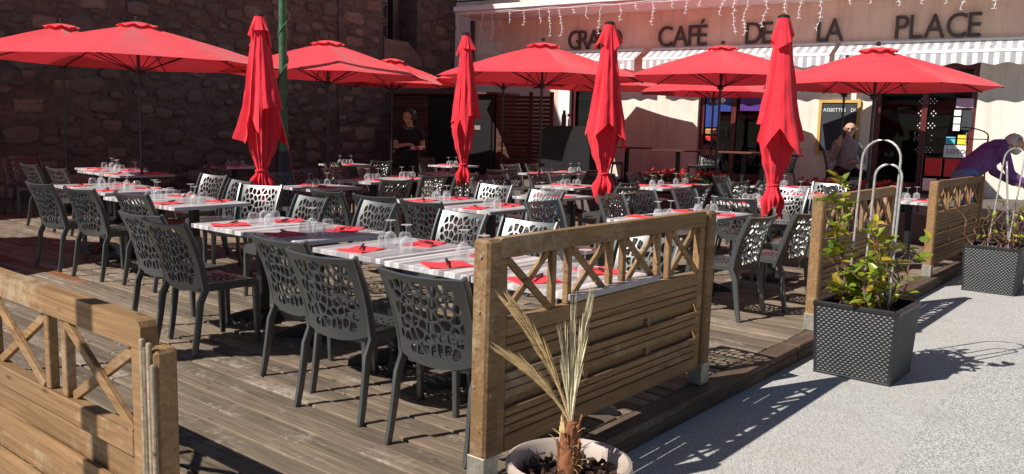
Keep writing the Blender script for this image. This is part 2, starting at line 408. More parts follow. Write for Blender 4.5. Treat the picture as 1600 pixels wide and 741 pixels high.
# ================================================================== CHURCH
CB = 13.5
church = thing('stone_church', 'dark rubble stone church wall with leaded window behind the red parasols', 'church', P(0, CB, 0), TH)
H_CH = 5.7
# masonry with a real window opening 11.45..12.05, sill 3.6, top 6.6 (x = a, y = into the church)
wx0, wx1, wz0, wz1 = 11.47, 12.62, 3.35, 5.3
def wbox(x0, x1, y0, y1, z0, z1, nm='wall', mt='mortar'): return MB().box(((x0 + x1) / 2, (y0 + y1) / 2, (z0 + z1) / 2), (x1 - x0, y1 - y0, z1 - z0)).build(nm, mt, church)
wbox(-9, wx0, 0, 1, -.12, H_CH); wbox(wx1, 14.1, .0, 1, -.12, H_CH); wbox(6.4, 14.1, .05, 1, H_CH, 9.5)  # last box: unseen upper block, raised so its shadow covers the cafe's left end
wbox(wx0, wx1, 0, 1, -.12, wz0 - .38); wbox(wx0, wx1, 0, 1, wz1, H_CH); wbox(wx0, wx1, .62, 1, wz0 - .37, wz1)
wbox(2, 5.1, -.03, 0, -.12, H_CH - .3, 'buttress', 'mortar'); wbox(10.08, 11.43, -.03, 0, -.12, H_CH - .3, 'buttress', 'mortar')
sl = MB(); sl.prism([(wx0 + .003, 2.99), (wx1 + .12, 2.99), (wx1 + .12, 3.2), (wx1 - .35, 3.58), (wx0 + .003, 3.6)], -.06, .55); sl.build('window_sill', 'ashlar', church)
win = MB().box(((wx0 + wx0 + .62) / 2, .56, 4.45), (.62, .05, 1.7)).build('window', 'slate', church)
wf = MB()
for x in (wx0 + .03, wx0 + .31, wx0 + .59): wf.box((x, .52, 4.45), (.03 if x != wx0 + .31 else .015, .03, 1.7))
for k in range(4):
    z = 3.62 + k * .48; wf.box((wx0 + .31, .52, z), (.6, .025, .02))
    wf.bar((wx0 + .04, .515, z), (wx0 + .58, .515, z + .46), .01, .014); wf.bar((wx0 + .04, .505, z + .46), (wx0 + .58, .505, z), .01, .014)
wf.build('leading', 'galv', win)
fr = MB(); fr.box((wx0 + .72, .45, 4.45), (.16, .2, 1.69))
fr.build('window_frame', 'pole', win)
# rubble stones
def stone_mesh(seed, dressed=False):
    rnd = random.Random(seed); bm = bmesh.new()
    bmesh.ops.create_cube(bm, size=1)
    bmesh.ops.subdivide_edges(bm, edges=bm.edges, cuts=2, use_grid_fill=True)
    for v in bm.verts:
        c = v.co
        if not dressed:
            rr = math.sqrt(c.x ** 2 + c.z ** 2); k = .62 / max(rr, .3) if rr > .62 else 1
            c.x *= k * rnd.uniform(.8, 1.12); c.z *= k * rnd.uniform(.78, 1.12)
            c.y *= rnd.uniform(.8, 1.1) * (1 - .75 * min(1, rr / .66) ** 3)
        else:
            c.x *= rnd.uniform(.88, 1.03); c.z *= rnd.uniform(.82, 1.05); c.y *= rnd.uniform(.7, 1.2) * (1 - .5 * min(1, max(abs(c.x), abs(c.z)) / .5) ** 4)
    me = bpy.data.meshes.new('stone'); bm.to_mesh(me); bm.free(); me.materials.append(M['ashlar' if dressed else 'stone'])
    me.polygons.foreach_set('use_smooth', [True] * len(me.polygons))
    return me
rub = [stone_mesh(i) for i in range(14)]; drs = [stone_mesh(90 + i, True) for i in range(6)]
rs = random.Random(21); placed = []
def put_stone(x, z, w, h, dressed, y=0):
    o = obj('stone', rs.choice(drs if dressed else rub), church)
    o.location = (x, y, z); o.scale = (w, rs.uniform(.07, .12) if not dressed else .045, h); o.rotation_euler = (0, rs.uniform(-.16, .16) if not dressed else rs.uniform(-.06, .06), 0)
# larger, half dressed blocks on the two flat buttresses
pb = []
for x0, x1, y, nn in ((2.0, 5.08, -.03, 60), (10.1, 11.4, -.03, 34)):
    c_ = 0
    for _ in range(3000):
        if c_ >= nn: break
        w = rs.uniform(.2, .62); h = w * rs.uniform(.4, .7); x = rs.uniform(x0 + w / 2, x1 - w / 2); z = rs.uniform(.2, 5.0 if x0 > 5 else 4.1)
        if all(abs(x - q[0]) > (w + q[2]) * .49 or abs(z - q[1]) > (h + q[3]) * .49 for q in pb):
            pb.append((x, z, w, h)); put_stone(x, z, w, h, rs.random() < .55, y); c_ += 1
cnt = 0
for _ in range(6000):
    if cnt >= 195: break
    x = rs.uniform(5.15, 14.0); z = rs.uniform(.2, 5.2)
    if 10.0 < x < 12.85: continue
    if x < 9 and z > 4.4: continue
    w = rs.uniform(.16, .46); h = w * rs.uniform(.45, .8)
    if all(abs(x - q[0]) > (w + q[2]) * .5 or abs(z - q[1]) > (h + q[3]) * .5 for q in placed):
        placed.append((x, z, w, h)); put_stone(x, z, w, h, False, .0); cnt += 1

# ================================================================== CAFE BUILDING
EANG = math.atan2(-.5385, .8427)
F0 = Vector((-2.14, 23.08, 0))
cafe = thing('cafe_building', 'peach rendered cafe with raised brown lettering and striped awnings', 'building', F0, EANG)
def cbox(nm, mt, x0, x1, y0, y1, z0, z1, par=None, bev=0): return MB().box(((x0 + x1) / 2, (y0 + y1) / 2, (z0 + z1) / 2), (x1 - x0, y1 - y0, z1 - z0), bev).build(nm, mt, par or cafe)
cbox('wall', 'cream', -.05, 1.22, .0, .5, 0, 9)
cbox('wall', 'peach', 1.22, 19, 0, .5, 3.02, 9)
for x0, x1, mt in ((1.22, 3.8, 'peach'), (3.8, 4.12, 'whitetrim'), (5.0, 7.45, 'cream'), (9.02, 11.16, 'cream'), (12.98, 13.93, 'cream'), (15.6, 19, 'cream')):
    cbox('pier', mt, x0, x1, 0, .5, 0, 3.02)
cbox('string_course', 'cream', 1.25, 19, -.03, .0, 3.42, 3.445)
for k in range(6): cbox('quoin', 'cream', 1.3, 1.3 + (.75 if k % 2 else .5), -.02, .0, 2.3 + k * .36, 2.3 + k * .36 + .34)
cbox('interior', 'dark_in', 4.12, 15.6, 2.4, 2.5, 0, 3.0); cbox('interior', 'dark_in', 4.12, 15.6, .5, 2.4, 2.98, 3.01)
MB().tube([(1.2, -.1, .4), (1.2, -.1, 4.27)], .055, 10).build('drainpipe', 'black', cafe, 40)
# openings with frames and panes
def opening(x0, x1, n, z0, z1, transom=None):
    d = MB(); w = .11
    for k in range(n + 1):
        x = x0 + (x1 - x0) * k / n; d.box((min(max(x, x0 + w / 2), x1 - w / 2), .16, (z0 + z1) / 2), (w, .09, z1 - z0), .006)
    for z in [z0 + .1, z1 - .06] + ([transom] if transom else []):
        for k in range(n):
            xa, xb = x0 + (x1 - x0) * k / n, x0 + (x1 - x0) * (k + 1) / n
            d.box(((xa + xb) / 2, .162, z), (xb - xa - w * 1.02, .08, .12 if z > z0 + .2 else .2), .004)
    dr = d.build('door', 'maroon', cafe)
    for k in range(n):
        xa, xb = x0 + (x1 - x0) * k / n, x0 + (x1 - x0) * (k + 1) / n
        MB().box(((xa + xb) / 2, .17, (z0 + z1) / 2), (xb - xa - .08, .008, z1 - z0 - .2)).build('pane', 'pane', dr)
        hd = MB(); hd.tube([(xb - .13, .1, 1.45), (xb - .13, .075, 1.47), (xb - .13, .075, 1.62), (xb - .13, .1, 1.64)], .012, 8); hd.build('handle', 'galv', dr)
    return dr
dA = opening(7.45, 9.02, 2, .43, 2.98, 2.5); dB = opening(11.16, 12.98, 2, .43, 2.98, 2.55); dC = opening(13.93, 15.6, 2, .43, 2.98, 2.55); dD = opening(4.12, 5.0, 1, .43, 2.98, 2.5)
def poster(x0, x1, z0, z1, mt, par, y=.10): return MB().box(((x0 + x1) / 2, y, (z0 + z1) / 2), (x1 - x0, .006, z1 - z0)).build('poster', mt, par)
def txt(t, x, z, size, mt, par, y=.09, name='lettering'):
    o = obj(name, text_mesh(t, size, .002, mt, name), par); o.location = (x, y, z); o.rotation_euler = (R(90), 0, 0); return o
poster(7.6, 8.18, 2.0, 2.42, 'blue', dA); poster(7.6, 7.88, 1.65, 2.0, 'blue', dA); poster(8.38, 8.85, 2.02, 2.42, 'violet', dA)
txt('FDJ', 7.68, 2.2, .13, 'white', dA, .09)
lg = MB(); lg.box((7.98, .09, 2.25), (.11, .006, .11), 0, Matrix.Rotation(R(45), 3, 'Y')); lg.build('logo', 'white', dA)
for z, mt, t in ((1.50, 'orange', 'LOTO'), (1.34, 'redp', ''), (1.19, 'slate', ''), (1.03, 'orange', '')):
    poster(7.62, 7.88, z, z + .11, mt, dA)
    if t: txt(t, 7.64, z + .025, .085, 'letter' if mt == 'orange' else 'white', dA)
for x0, x1, z0, z1, mt in ((12.62, 12.92, 2.12, 2.3, 'lilac'), (12.6, 12.72, 1.97, 2.08, 'white'), (12.6, 12.72, 1.82, 1.94, 'white'), (12.6, 12.72, 1.68, 1.8, 'white'), (12.74, 12.92, 1.7, 2.08, 'slate'), (12.5, 12.66, 1.42, 1.56, 'cyan'), (12.7, 12.86, 1.42, 1.6, 'yellow'), (12.48, 12.86, 1.16, 1.40, 'white')):
    poster(x0, x1, z0, z1, mt, dB)
txt('LOTO', 12.53, 1.24, .12, 'letter', dB)
dots = MB()
for k in range(5):
    cz = 2.25 - k * .24
    for i in range(-5, 6):
        for j in (-1, 0, 1):
            if abs(i) % 2 == j % 2 and (abs(i) < 5 - abs(j)) and not (k % 2 and abs(i) < 2):
                dots.box((12.12 + i * .038, .155, cz + j * .045), (.02, .006, .02), 0, Matrix.Rotation(R(45), 3, 'Y'))
tag(dots.build('dot_pattern', 'white', dB), kind='stuff')
# raised letters
for word, s0, s1, in (('GRAND', 4.06, 5.51), ('CAFÉ', 6.42, 7.58), ('DE', 8.45, 9.03), ('LA', 9.95, 10.47), ('PLACE', 11.44, 12.93)):
    ms = [text_mesh(ch, .655, .02, 'letter') for ch in word]
    wd = [.84 * (max(v.co.x for v in me.vertices) - min(v.co.x for v in me.vertices)) for me in ms]
    gap = (s1 - s0 - sum(wd)) / max(1, len(word) - 1); x = s0
    for me, w in zip(ms, wd):
        o = obj('letter', me, cafe); o.location = (x - .84 * min(v.co.x for v in me.vertices), -.05, 3.455); o.scale = (.84, 1, 1); o.rotation_euler = (R(90), 0, 0); x += w + gap
# balcony
cbox('balcony_slab', 'whitetrim', 1.35, 19, -1.15, -.001, 4.36, 4.48, bev=.01); cbox('balcony_moulding', 'whitetrim', 1.42, 19, -1.08, -.002, 4.27, 4.359, bev=.02)
rl = MB(); rl.box((10.2, -1.1, 5.35), (17.6, .04, .04)); rl.box((10.2, -1.1, 4.6), (17.6, .03, .03))
for k in range(147): rl.box((1.42 + k * .12, -1.1, 4.97), (.014, .014, .73))
rl.build('railing', 'black', cafe)

# awnings
def awning(s0, s1, label):
    t = thing('awning', label, 'awning', F0, EANG, 'striped awnings over the cafe front')
    def bx(nm, mt, x0, x1, y0, y1, z0, z1): return MB().box(((x0 + x1) / 2, (y0 + y1) / 2, (z0 + z1) / 2), (x1 - x0, y1 - y0, z1 - z0), .008).build(nm, mt, t)
    bx('cassette', 'whitetrim', s0, s1, -.13, -.003, 3.30, 3.41)
    f = MB(); n = int((s1 - s0) / .085)
    for k in range(n):
        xa, xb = s0 + (s1 - s0) * k / n, s0 + (s1 - s0) * (k + 1) / n
        f.poly([(xa, -.11, 3.375), (xb, -.11, 3.375), (xb, -.57, 3.15), (xa, -.57, 3.15)], k % 2)
    f.build('canopy', ('white_aw', 'grey_aw'), t)
    bx('front_bar', 'whitetrim', s0, s1, -.61, -.572, 3.105, 3.16)
    v = MB(); q = 6
    for k in range(n * q):
        xa, xb = s0 + (s1 - s0) * k / (n * q), s0 + (s1 - s0) * (k + 1) / (n * q)
        za, zb = (2.9 + .022 * math.cos(2 * math.pi * x / .42) for x in (xa, xb)); ya, yb = (-.605 + .006 * math.sin(x * 23) for x in (xa, xb))
        v.poly([(xa, -.6, 3.104), (xb, -.6, 3.104), (xb, yb, zb), (xa, ya, za)], (k // q) % 2)
    v.build('valance', ('white_aw', 'grey_aw'), t)
    for x in (s0 + .3, s1 - .3): MB().bar((x, -.05, 3.2), (x, -.58, 3.12), .03, .03).build('arm', 'whitetrim', t)
awning(3.85, 6.1, 'short grey and white striped awning under the word GRAND'); awning(6.3, 10.35, 'long striped awning under the words CAFÉ DE LA'); awning(10.45, 14.6, 'striped awning with scalloped valance under the word PLACE')
# icicle lights
ic = thing('icicle_lights', 'white icicle light strings hanging from the balcony edge', 'string lights', F0, EANG)
MB().tube([(1.4 + k * .4, -1.17, 4.3 + .02 * math.sin(k * 2.1)) for k in range(32)], .006, 5).build('cable', 'bulb', ic)
ri = random.Random(5); x = 1.5
while x < 13.6:
    L_ = ri.choice((.2, .3, .4, .5, .65, .8)); st = MB(); pts = []; z = 4.3
    dx = 0
    while z > 4.3 - L_:
        pts.append((dx, 0, z)); dx += ri.uniform(-.035, .035); z -= .07
    st.tube(pts, .005, 5)
    for p in pts[1:]:
        for k in (-1, 1):
            if ri.random() < .6: st.bar(p, (p[0] + k * .04, p[1] + .01, p[2] - .025 * ri.random()), .008, .008)
    st.build('strand', 'bulb', ic, loc=(x, -1.17, 0)); x += ri.uniform(.2, .5)
# chalkboard on the pier
ch = thing('chalkboard', 'ochre framed chalkboard menu hanging on the cream pier', 'chalkboard', F0, EANG)
MB().box((10.5, -.03, 1.7), (.7, .02, 1.0)).build('board', 'slate', ch)
f_ = MB(); f_.box((10.5, -.035, 2.23), (.82, .05, .06)); f_.box((10.5, -.035, 1.17), (.82, .05, .06)); f_.box((10.12, -.035, 1.7), (.06, .05, 1.0)); f_.box((10.88, -.035, 1.7), (.06, .05, 1.0)); f_.build('frame', 'yframe', ch)
txt('ASSIETTES', 10.18, 2.02, .1, 'white', ch, -.043); txt('DU', 10.72, 2.02, .1, 'white', ch, -.043); 

# slatted timber screen and shed between church and cafe
def slat_wall(root, x0, x1, z0, z1, n, y=0, mt='slat', gapf=.85):
    dz = (z1 - z0) / n
    for k in range(n): MB().box(((x0 + x1) / 2, y, z0 + (k + .5) * dz), (x1 - x0, .02, dz * gapf), .002).build('slat', mt, root)
ofs = lambda s, o: F0 + Vector((.8427, -.5385, 0)) * s + Vector((-.5385, -.8427, 0)) * o
sc_ = thing('slatted_screen', 'brown horizontal slat screen beside the black counter', 'screen', ofs(0, 2.2), EANG)
sc_.location.z = tz
slat_wall(sc_, 3.5, 4.3, .05, 1.82, 20); slat_wall(sc_, 4.38, 4.84, .05, 1.82, 20, gapf=.66)
for x in (3.46, 4.34, 4.88): MB().box((x, .03, .95), (.07, .07, 1.9), .004).build('post', 'slat', sc_)
sh_ = thing('wooden_shed', 'dark wooden shed with black doors behind the waitress', 'shed', ofs(0, 2.3), EANG)
sh_.location.z = 0
MB().box((1.87, .5, 1.13), (3.1, .9, 2.26)).build('shed_body', 'black', sh_)
slat_wall(sh_, .33, 1.5, .1, 2.24, 22, .035); MB().box((2.45, .035, 1.15), (1.8, .03, 2.1), .01).build('door', 'black', sh_)
MB().box((1.87, .45, 2.29), (3.25, 1.1, .05)).build('roof', 'slat', sh_)
lb = MB(); lb.box((2.95, .012, 1.5), (.2, .01, .1)); lb.build('notice', 'galv', sh_)
ct = thing('service_counter', 'black service counter with chamfered top beside the closed parasol', 'counter', ofs(0, 3.1) + Vector((0, 0, tz)), EANG)
MB().prism([(5.3, 0), (6.5, 0), (6.5, 1.16), (5.5, 1.16), (5.3, .98)], -.3, .3).build('counter_body', 'black', ct)
bt = thing('spray_bottle', 'red-capped bottle standing on the black counter', 'bottle', ofs(5.85, 3.1) + Vector((0, 0, tz + 1.16)), EANG)
MB().lathe([(0, 0), (.035, 0), (.035, .13), (.012, .17), (.012, .19)], 12).build('bottle_body', 'white', bt, 40); MB().box((-.01, 0, .22), (.08, .03, .06), .008).build('spray_head', 'redp', bt)
bt2 = thing('ketchup_bottle', 'tall dark bottle standing on the black counter', 'bottle', ofs(5.72, 3.1) + Vector((0, 0, tz + 1.16)), EANG)
MB().lathe([(0, 0), (.05, 0), (.05, .2), (.03, .27), (.03, .32), (0, .32)], 12).build('bottle_body', 'maroon', bt2, 40)

# ================================================================== GREEN LAMP POST
lp = thing('lamp_post', 'green cast iron lamp post behind the leftmost closed parasol', 'lamp post', P(4.4, 7.6), 0)
MB().lathe([(.0, 0), (.24, 0), (.24, .12), (.2, .16), (.19, .5), (.16, .56), (.15, .62), (.12, .7), (.115, 1.0), (.1, 1.04), (.09, 1.1)], 12).build('base', 'black', lp, 50)
pr = []
for k in range(34):
    z = 1.1 + k * .1; pr.append((.062 - k * .0004 + (.012 if k % 8 == 0 else 0), z))
MB().lathe(pr, 14).build('post', 'green', lp, 50)
sp = MB()
sp.tube([(.068 * math.cos(k * .5), .068 * math.sin(k * .5), 1.2 + k * .045) for k in range(70)], .009, 5); sp.build('vine_ornament', 'green', lp, 60)

# ================================================================== FENCE PANELS
def fence_panel(name, label, a0, b0, rz, L, posts=(1, 1), near_short=False, mirror=1):
    t = thing(name, label, 'fence', P(a0, b0, 0), rz, 'low wooden fence panels round the deck')
    pw = .09; rnd = random.Random(hash(label) % 1000 if False else len(label))
    for x, on in ((0, posts[0]), (L, posts[1])):
        if on:
            p = MB().box((x, 0, .585), (pw, pw, .93), .012).build('post', 'fence', t); p.rotation_euler = (0, rnd.uniform(-.006, .006), 0)
            f = MB().box((x, 0, .068), (pw + .006, pw + .006, .13), .003).build('post_foot', 'galv', t)
            for zz in (.4, .72, .95):
                for ax in (0, 1):
                    sc = MB().lathe([(0, .0025), (.005, .0025), (.007, 0)], 8).build('screw', 'galv', t)
                    sc.location = (x + rnd.uniform(-.02, .02), -pw / 2, zz) if ax == 0 else (x - pw / 2, rnd.uniform(-.02, .02), zz + .03); sc.rotation_euler = (R(90), 0, 0) if ax == 0 else (0, R(-90), 0)
    x0, x1 = pw / 2 + .004, L - pw / 2 - .004; y = 0
    # frame
    tr = [(x0, .965), (x1, .965), (x1, 1.03), (x1 - .012, 1.045), (x1 - .03, 1.05), (x0 + .03, 1.05), (x0 + .012, 1.045), (x0, 1.03)]
    MB().prism(tr, -.024, .024).build('top_rail', 'fence', t)
    for x in (x0 + .032, x1 - .032): MB().box((x, 0, .537), (.062, .042, .854), .003).build('stile', 'fence', t)
    xa, xb = x0 + .064, x1 - .064
    MB().box(((xa + xb) / 2, 0, .66), (xb - xa, .044, .075), .004).build('middle_rail', 'fence', t)
    MB().box(((xa + xb) / 2, -.002, .148), (xb - xa, .044, .074), .004).build('bottom_rail', 'fence', t)
    # lattice: four crosses separated by pairs of balusters
    n = 4; pg = .088; bw = .034; cell = (xb - xa - (n - 1) * (pg + 2 * bw)) / n; x = xa
    for k in range(n):
        c0, c1 = x + .006, x + cell - .006
        MB().bar((c0, -.008, .955), (c1, -.008, .702), .018, .032, .002).build('brace', 'fence', t)
        MB().bar((c0, .0105, .702), (c1, .0105, .955), .018, .032, .002).build('brace', 'fence', t)
        x += cell
        if k < n - 1:
            MB().box((x + bw / 2, 0, .831), (bw, .03, .264), .003).build('baluster', 'fence', t); MB().box((x + bw * 1.5 + pg, 0, .831), (bw, .03, .264), .003).build('baluster', 'fence', t); x += pg + 2 * bw
    # boards: proud wide ones with grooves, recessed ones between, uprights in the gaps
    for z0, z1, yy in ((.512, .62, -.012), (.352, .462, -.012), (.19, .302, -.012)):
        h = z1 - z0; g = .006; k = 3; hh = (h - g * (k - 1)) / k
        bd = MB()
        bd.box(((xa + xb) / 2, yy + .006, (z0 + z1) / 2), (xb - xa - .003, .01, h))
        for j in range(k): bd.box(((xa + xb) / 2, yy - .0035, z0 + hh / 2 + j * (hh + g)), (xb - xa - .003, .01, hh), .0025)
        bd.build('board', 'fence', t)
    for z0, z1 in ((.463, .511), (.303, .351)):
        MB().box(((xa + xb) / 2, .016, (z0 + z1) / 2), (xb - xa - .003, .012, z1 - z0 + .02)).build('board', 'fence', t)
        for fx in (.36, .7): MB().box((xa + (xb - xa) * fx, .0, (z0 + z1) / 2), (.035, .018, z1 - z0 - .002)).build('upright', 'fence', t)
    return t
fence_panel('fence_panel', 'brown crossed-lattice fence panel in front behind the dry palm', 0, 0, TH, 1.97)
fence_panel('fence_panel', 'crossed-lattice fence panel behind the leafy black planter', 3.88, 0, TH, 2.0)
fence_panel('fence_panel', 'crossed-lattice fence panel farthest along the street beside the bending man', 7.37, -.02, TH, 2.45)
fence_panel('fence_panel', 'sunlit crossed-lattice fence panel at the lower left of the deck', -1.48, -.15, TH + R(90), 2.4, posts=(0, 1)).scale = (1, 1, .925)
gp = thing('grey_post', 'short split grey wooden post at the end of the sunlit panel', 'post', P(-1.485, -.168), TH + R(90) + .03)
MB().box((0, 0, .455), (.066, .064, .91), .01).build('post_core', 'fence', gp)
for k, (dx, h) in enumerate(((-.036, .875), (-.012, .93), (.013, .915), (.036, .935))): MB().box((dx * .72, .036, h / 2), (.016, .012, h), .003).build('splinter', 'grey_post', gp)
# slim street post outside the frame that throws the dark bar on the sunlit panel
pp = thing('street_post', 'slim dark street post standing left of the deck', 'post', P(-3.3, 1.02, -.12))
MB().tube([(0, 0, 0), (0, 0, 3.6)], .05, 10).build('post', 'black', pp, 40); MB().lathe([(0, 3.6), (.075, 3.6), (.075, 3.64), (0, 3.72)], 10).build('cap', 'black', pp)

# ================================================================== CHAIRS
def voronoi_holes(x0, x1, y0, y1, n, seed, inset, keep=lambda x, y: True):
    rnd = random.Random(seed); cols = max(2, int(round(math.sqrt(n * 1.45 * (x1 - x0) / (y1 - y0))))); rows = int(math.ceil(n / cols))
    pts = []
    for r in range(-1, rows + 1):
        for c in range(-1, cols + 1):
            pts.append(((x0 + (c + .5 + (.25 if r % 2 else -.25)) * (x1 - x0) / cols + rnd.uniform(-.3, .3) * (x1 - x0) / cols), y0 + (r + .5) * (y1 - y0) / rows + rnd.uniform(-.3, .3) * (y1 - y0) / rows))
    holes = []
    for i, p in enumerate(pts):
        if not (x0 < p[0] < x1 and y0 < p[1] < y1 and keep(*p)): continue
        poly = [(x0, y0), (x1, y0), (x1, y1), (x0, y1)]
        for j, q in enumerate(pts):
            if i == j: continue
            mx_, my_ = (p[0] + q[0]) / 2, (p[1] + q[1]) / 2; nx, ny = q[0] - p[0], q[1] - p[1]; ln = math.hypot(nx, ny); nx /= ln; ny /= ln
            d = nx * mx_ + ny * my_ - inset; out = []
            for k in range(len(poly)):
                A, B = poly[k], poly[(k + 1) % len(poly)]; da, db = nx * A[0] + ny * A[1] - d, nx * B[0] + ny * B[1] - d
                if da <= 0: out.append(A)
                if da * db < 0: t = da / (da - db); out.append((A[0] + (B[0] - A[0]) * t, A[1] + (B[1] - A[1]) * t))
            poly = out
            if len(poly) < 3: break
        if len(poly) < 3: continue
        for _ in range(2):      # round the corners
            o2 = []
            for k in range(len(poly)):
                A, B = poly[k], poly[(k + 1) % len(poly)]
                o2 += [(A[0] * .78 + B[0] * .22, A[1] * .78 + B[1] * .22), (A[0] * .22 + B[0] * .78, A[1] * .22 + B[1] * .78)]
            poly = o2
        poly = poly[::2] if len(poly) > 20 else poly
        ar = abs(sum(poly[k][0] * poly[(k + 1) % len(poly)][1] - poly[(k + 1) % len(poly)][0] * poly[k][1] for k in range(len(poly)))) / 2
        if ar > 1e-4: holes.append(poly)
    return holes
def pip(x, y, poly):
    c = False; n = len(poly)
    for i in range(n):
        (xa, ya), (xb, yb) = poly[i], poly[i - 1]
        if (ya > y) != (yb > y) and x < (xb - xa) * (y - ya) / (yb - ya) + xa: c = not c
    return c
def perforated(outer, holes, step, fn, thick, name, mat, smooth=35):
    """sheet bounded by outer with holes, mapped by fn(u,v)->(point, normal)"""
    vs2 = []; es = []
    for loop in [outer] + holes:
        s = len(vs2); vs2 += [Vector(p) for p in loop]; es += [(s + i, s + (i + 1) % len(loop)) for i in range(len(loop))]
    xs = [p[0] for p in outer]; ys = [p[1] for p in outer]; x = min(xs) + step / 2
    while x < max(xs):
        y = min(ys) + step / 2
        while y < max(ys):
            if pip(x, y, outer) and not any(pip(x, y, h) for h in holes): vs2.append(Vector((x, y)))
            y += step
        x += step
    V, E, Fc, *_ = delaunay_2d_cdt(vs2, es, [], 0, 1e-6)
    tris = []
    for f in Fc:
        cx = sum(V[i].x for i in f) / len(f); cy = sum(V[i].y for i in f) / len(f)
        if pip(cx, cy, outer) and not any(pip(cx, cy, h) for h in holes): tris.append(tuple(f))
    verts = []; N = len(V)
    for v in V: p, nn = fn(v.x, v.y); verts.append(p + nn * thick / 2)
    for v in V: p, nn = fn(v.x, v.y); verts.append(p - nn * thick / 2)
    faces = list(tris) + [tuple(N + i for i in reversed(t)) for t in tris]
    cntr = {}
    for t in tris:
        for k in range(3): e = (t[k], t[(k + 1) % 3]); cntr[e] = 1
    for (i, j) in cntr:
        if (j, i) not in cntr: faces.append((j, i, N + i, N + j))
    me = bpy.data.meshes.new(name); me.from_pydata(verts, [], faces); me.materials.append(M[mat])
    bm = bmesh.new(); bm.from_mesh(me); bmesh.ops.recalc_face_normals(bm, faces=bm.faces); bmesh.ops.delete(bm, geom=[v for v in bm.verts if not v.link_faces], context='VERTS'); bm.to_mesh(me); bm.free()
    me.polygons.foreach_set('use_smooth', [True] * len(me.polygons)); me.set_sharp_from_angle(angle=R(smooth))
    return me
def back_x(z): t = (z - .40) / .455; return -.19 - .035 * t - .11 * t * t
def back_fn(u, v):
    w = .226 + .012 * (v - .4) / .455
    k = 1 - min(1, abs(u) / w) ** 2
    sl_ = -(.035 + .22 * (v - .4) / .455) / .455
    nrm = Vector((1, 0, -sl_ * -1 if False else .0)); nrm = Vector((1, -.16 * u / w, -sl_)).normalized()
    return Vector((back_x(v) - .03 * k, u, v)), nrm
def back_outline():
    pts = []
    for k in range(13): u = -1 + 2 * k / 12; pts.append((u * .226, .40 + .045 * abs(u) ** 2.2 - .0))     # rounded bottom
    for k in range(1, 8): z = .445 + (.855 - .445) * k / 8; pts.append((.226 + .012 * (z - .4) / .455, z))
    for k in range(13): u = 1 - 2 * k / 12; pts.append((u * .238, .855 - .012 * (1 - u * u) - (.004 if abs(u) == 1 else 0)))
    for k in range(7, 0, -1): z = .445 + (.855 - .445) * k / 8; pts.append((-(.226 + .012 * (z - .4) / .455), z))
    return pts
def seat_fn(x, y):
    z = .447 - .012 * (1 - (y / .225) ** 2) * (1 - ((x - .02) / .24) ** 2) - (.02 * max(0, (x - .17) / .07) ** 2)
    return Vector((x, y, z)), Vector((0, 0, 1))
def seat_outline():
    pts = []; x0, x1, w0, w1, r = -.205, .24, .2, .225, .05
    for cx, cy, a0 in ((x1 - r, w1 - r, 0), (x0 + r, w0 - r, 90), (x0 + r, -(w0 - r), 180), (x1 - r, -(w1 - r), 270)):
        for k in range(5): a = R(a0 + 90 * k / 4); pts.append((cx + r * math.cos(a), cy + r * math.sin(a)))
    out = []
    for k in range(len(pts)):
        A, B = pts[k], pts[(k + 1) % len(pts)]; n = max(1, int(math.hypot(B[0] - A[0], B[1] - A[1]) / .05))
        out += [(A[0] + (B[0] - A[0]) * j / n, A[1] + (B[1] - A[1]) * j / n) for j in range(n)]
    return out
def rect_sweep(path, sizes, lat):
    """sweep a rectangle: path of (x,z), sizes (depth along x, width along y), at lateral positions lat"""
    mb = MB(); rings = []
    for i, ((x, z), (dx, wy), y) in enumerate(zip(path, sizes, lat)):
        p0 = path[max(i - 1, 0)]; p1 = path[min(i + 1, len(path) - 1)]; t = Vector((p1[0] - p0[0], 0, p1[1] - p0[1])).normalized(); nrm = Vector((t.z, 0, -t.x))
        ring = []
        for sx, sy in ((-.5, -.36), (-.36, -.5), (.36, -.5), (.5, -.36), (.5, .36), (.36, .5), (-.36, .5), (-.5, .36)):
            ring.append(mb.bm.verts.new(Vector((x, y, z)) + nrm * sx * dx + Vector((0, sy * wy, 0))))
        rings.append(ring)
    for a, b in zip(rings, rings[1:]):
        for k in range(8): mb.bm.faces.new((a[k], a[(k + 1) % 8], b[(k + 1) % 8], b[k]))
    mb.bm.faces.new(rings[0][::-1]); mb.bm.faces.new(rings[-1]); return mb
kb = lambda x, y: .44 < y < .83 and abs(x) < .19 and not (y < .49 and abs(x) > .14)
chair_back = perforated(back_outline(), voronoi_holes(-.19, .19, .45, .822, 54, 3, .0042, kb), .03, back_fn, .012, 'backrest', 'chair')
chair_seat = perforated(seat_outline(), voronoi_holes(-.15, .15, -.15, .15, 42, 8, .0045, lambda x, y: x * x + y * y < .165 ** 2), .035, seat_fn, .014, 'seat', 'chair')
ap = MB(); so_ = seat_outline()
for k in range(len(so_)):
    A, B = so_[k], so_[(k + 1) % len(so_)]; za, zb = seat_fn(*A)[0].z - .006, seat_fn(*B)[0].z - .006
    ap.poly([(A[0] * .99, A[1] * .99, za), (B[0] * .99, B[1] * .99, zb), (B[0] * .975, B[1] * .975, zb - .038), (A[0] * .975, A[1] * .975, za - .038)])
bmesh.ops.remove_doubles(ap.bm, verts=ap.bm.verts, dist=1e-5)
g_ = bmesh.ops.solidify(ap.bm, geom=ap.bm.faces[:], thickness=.006)
chair_apron = ap.mesh('seat_rim', 'chair', 40)
rear = {}
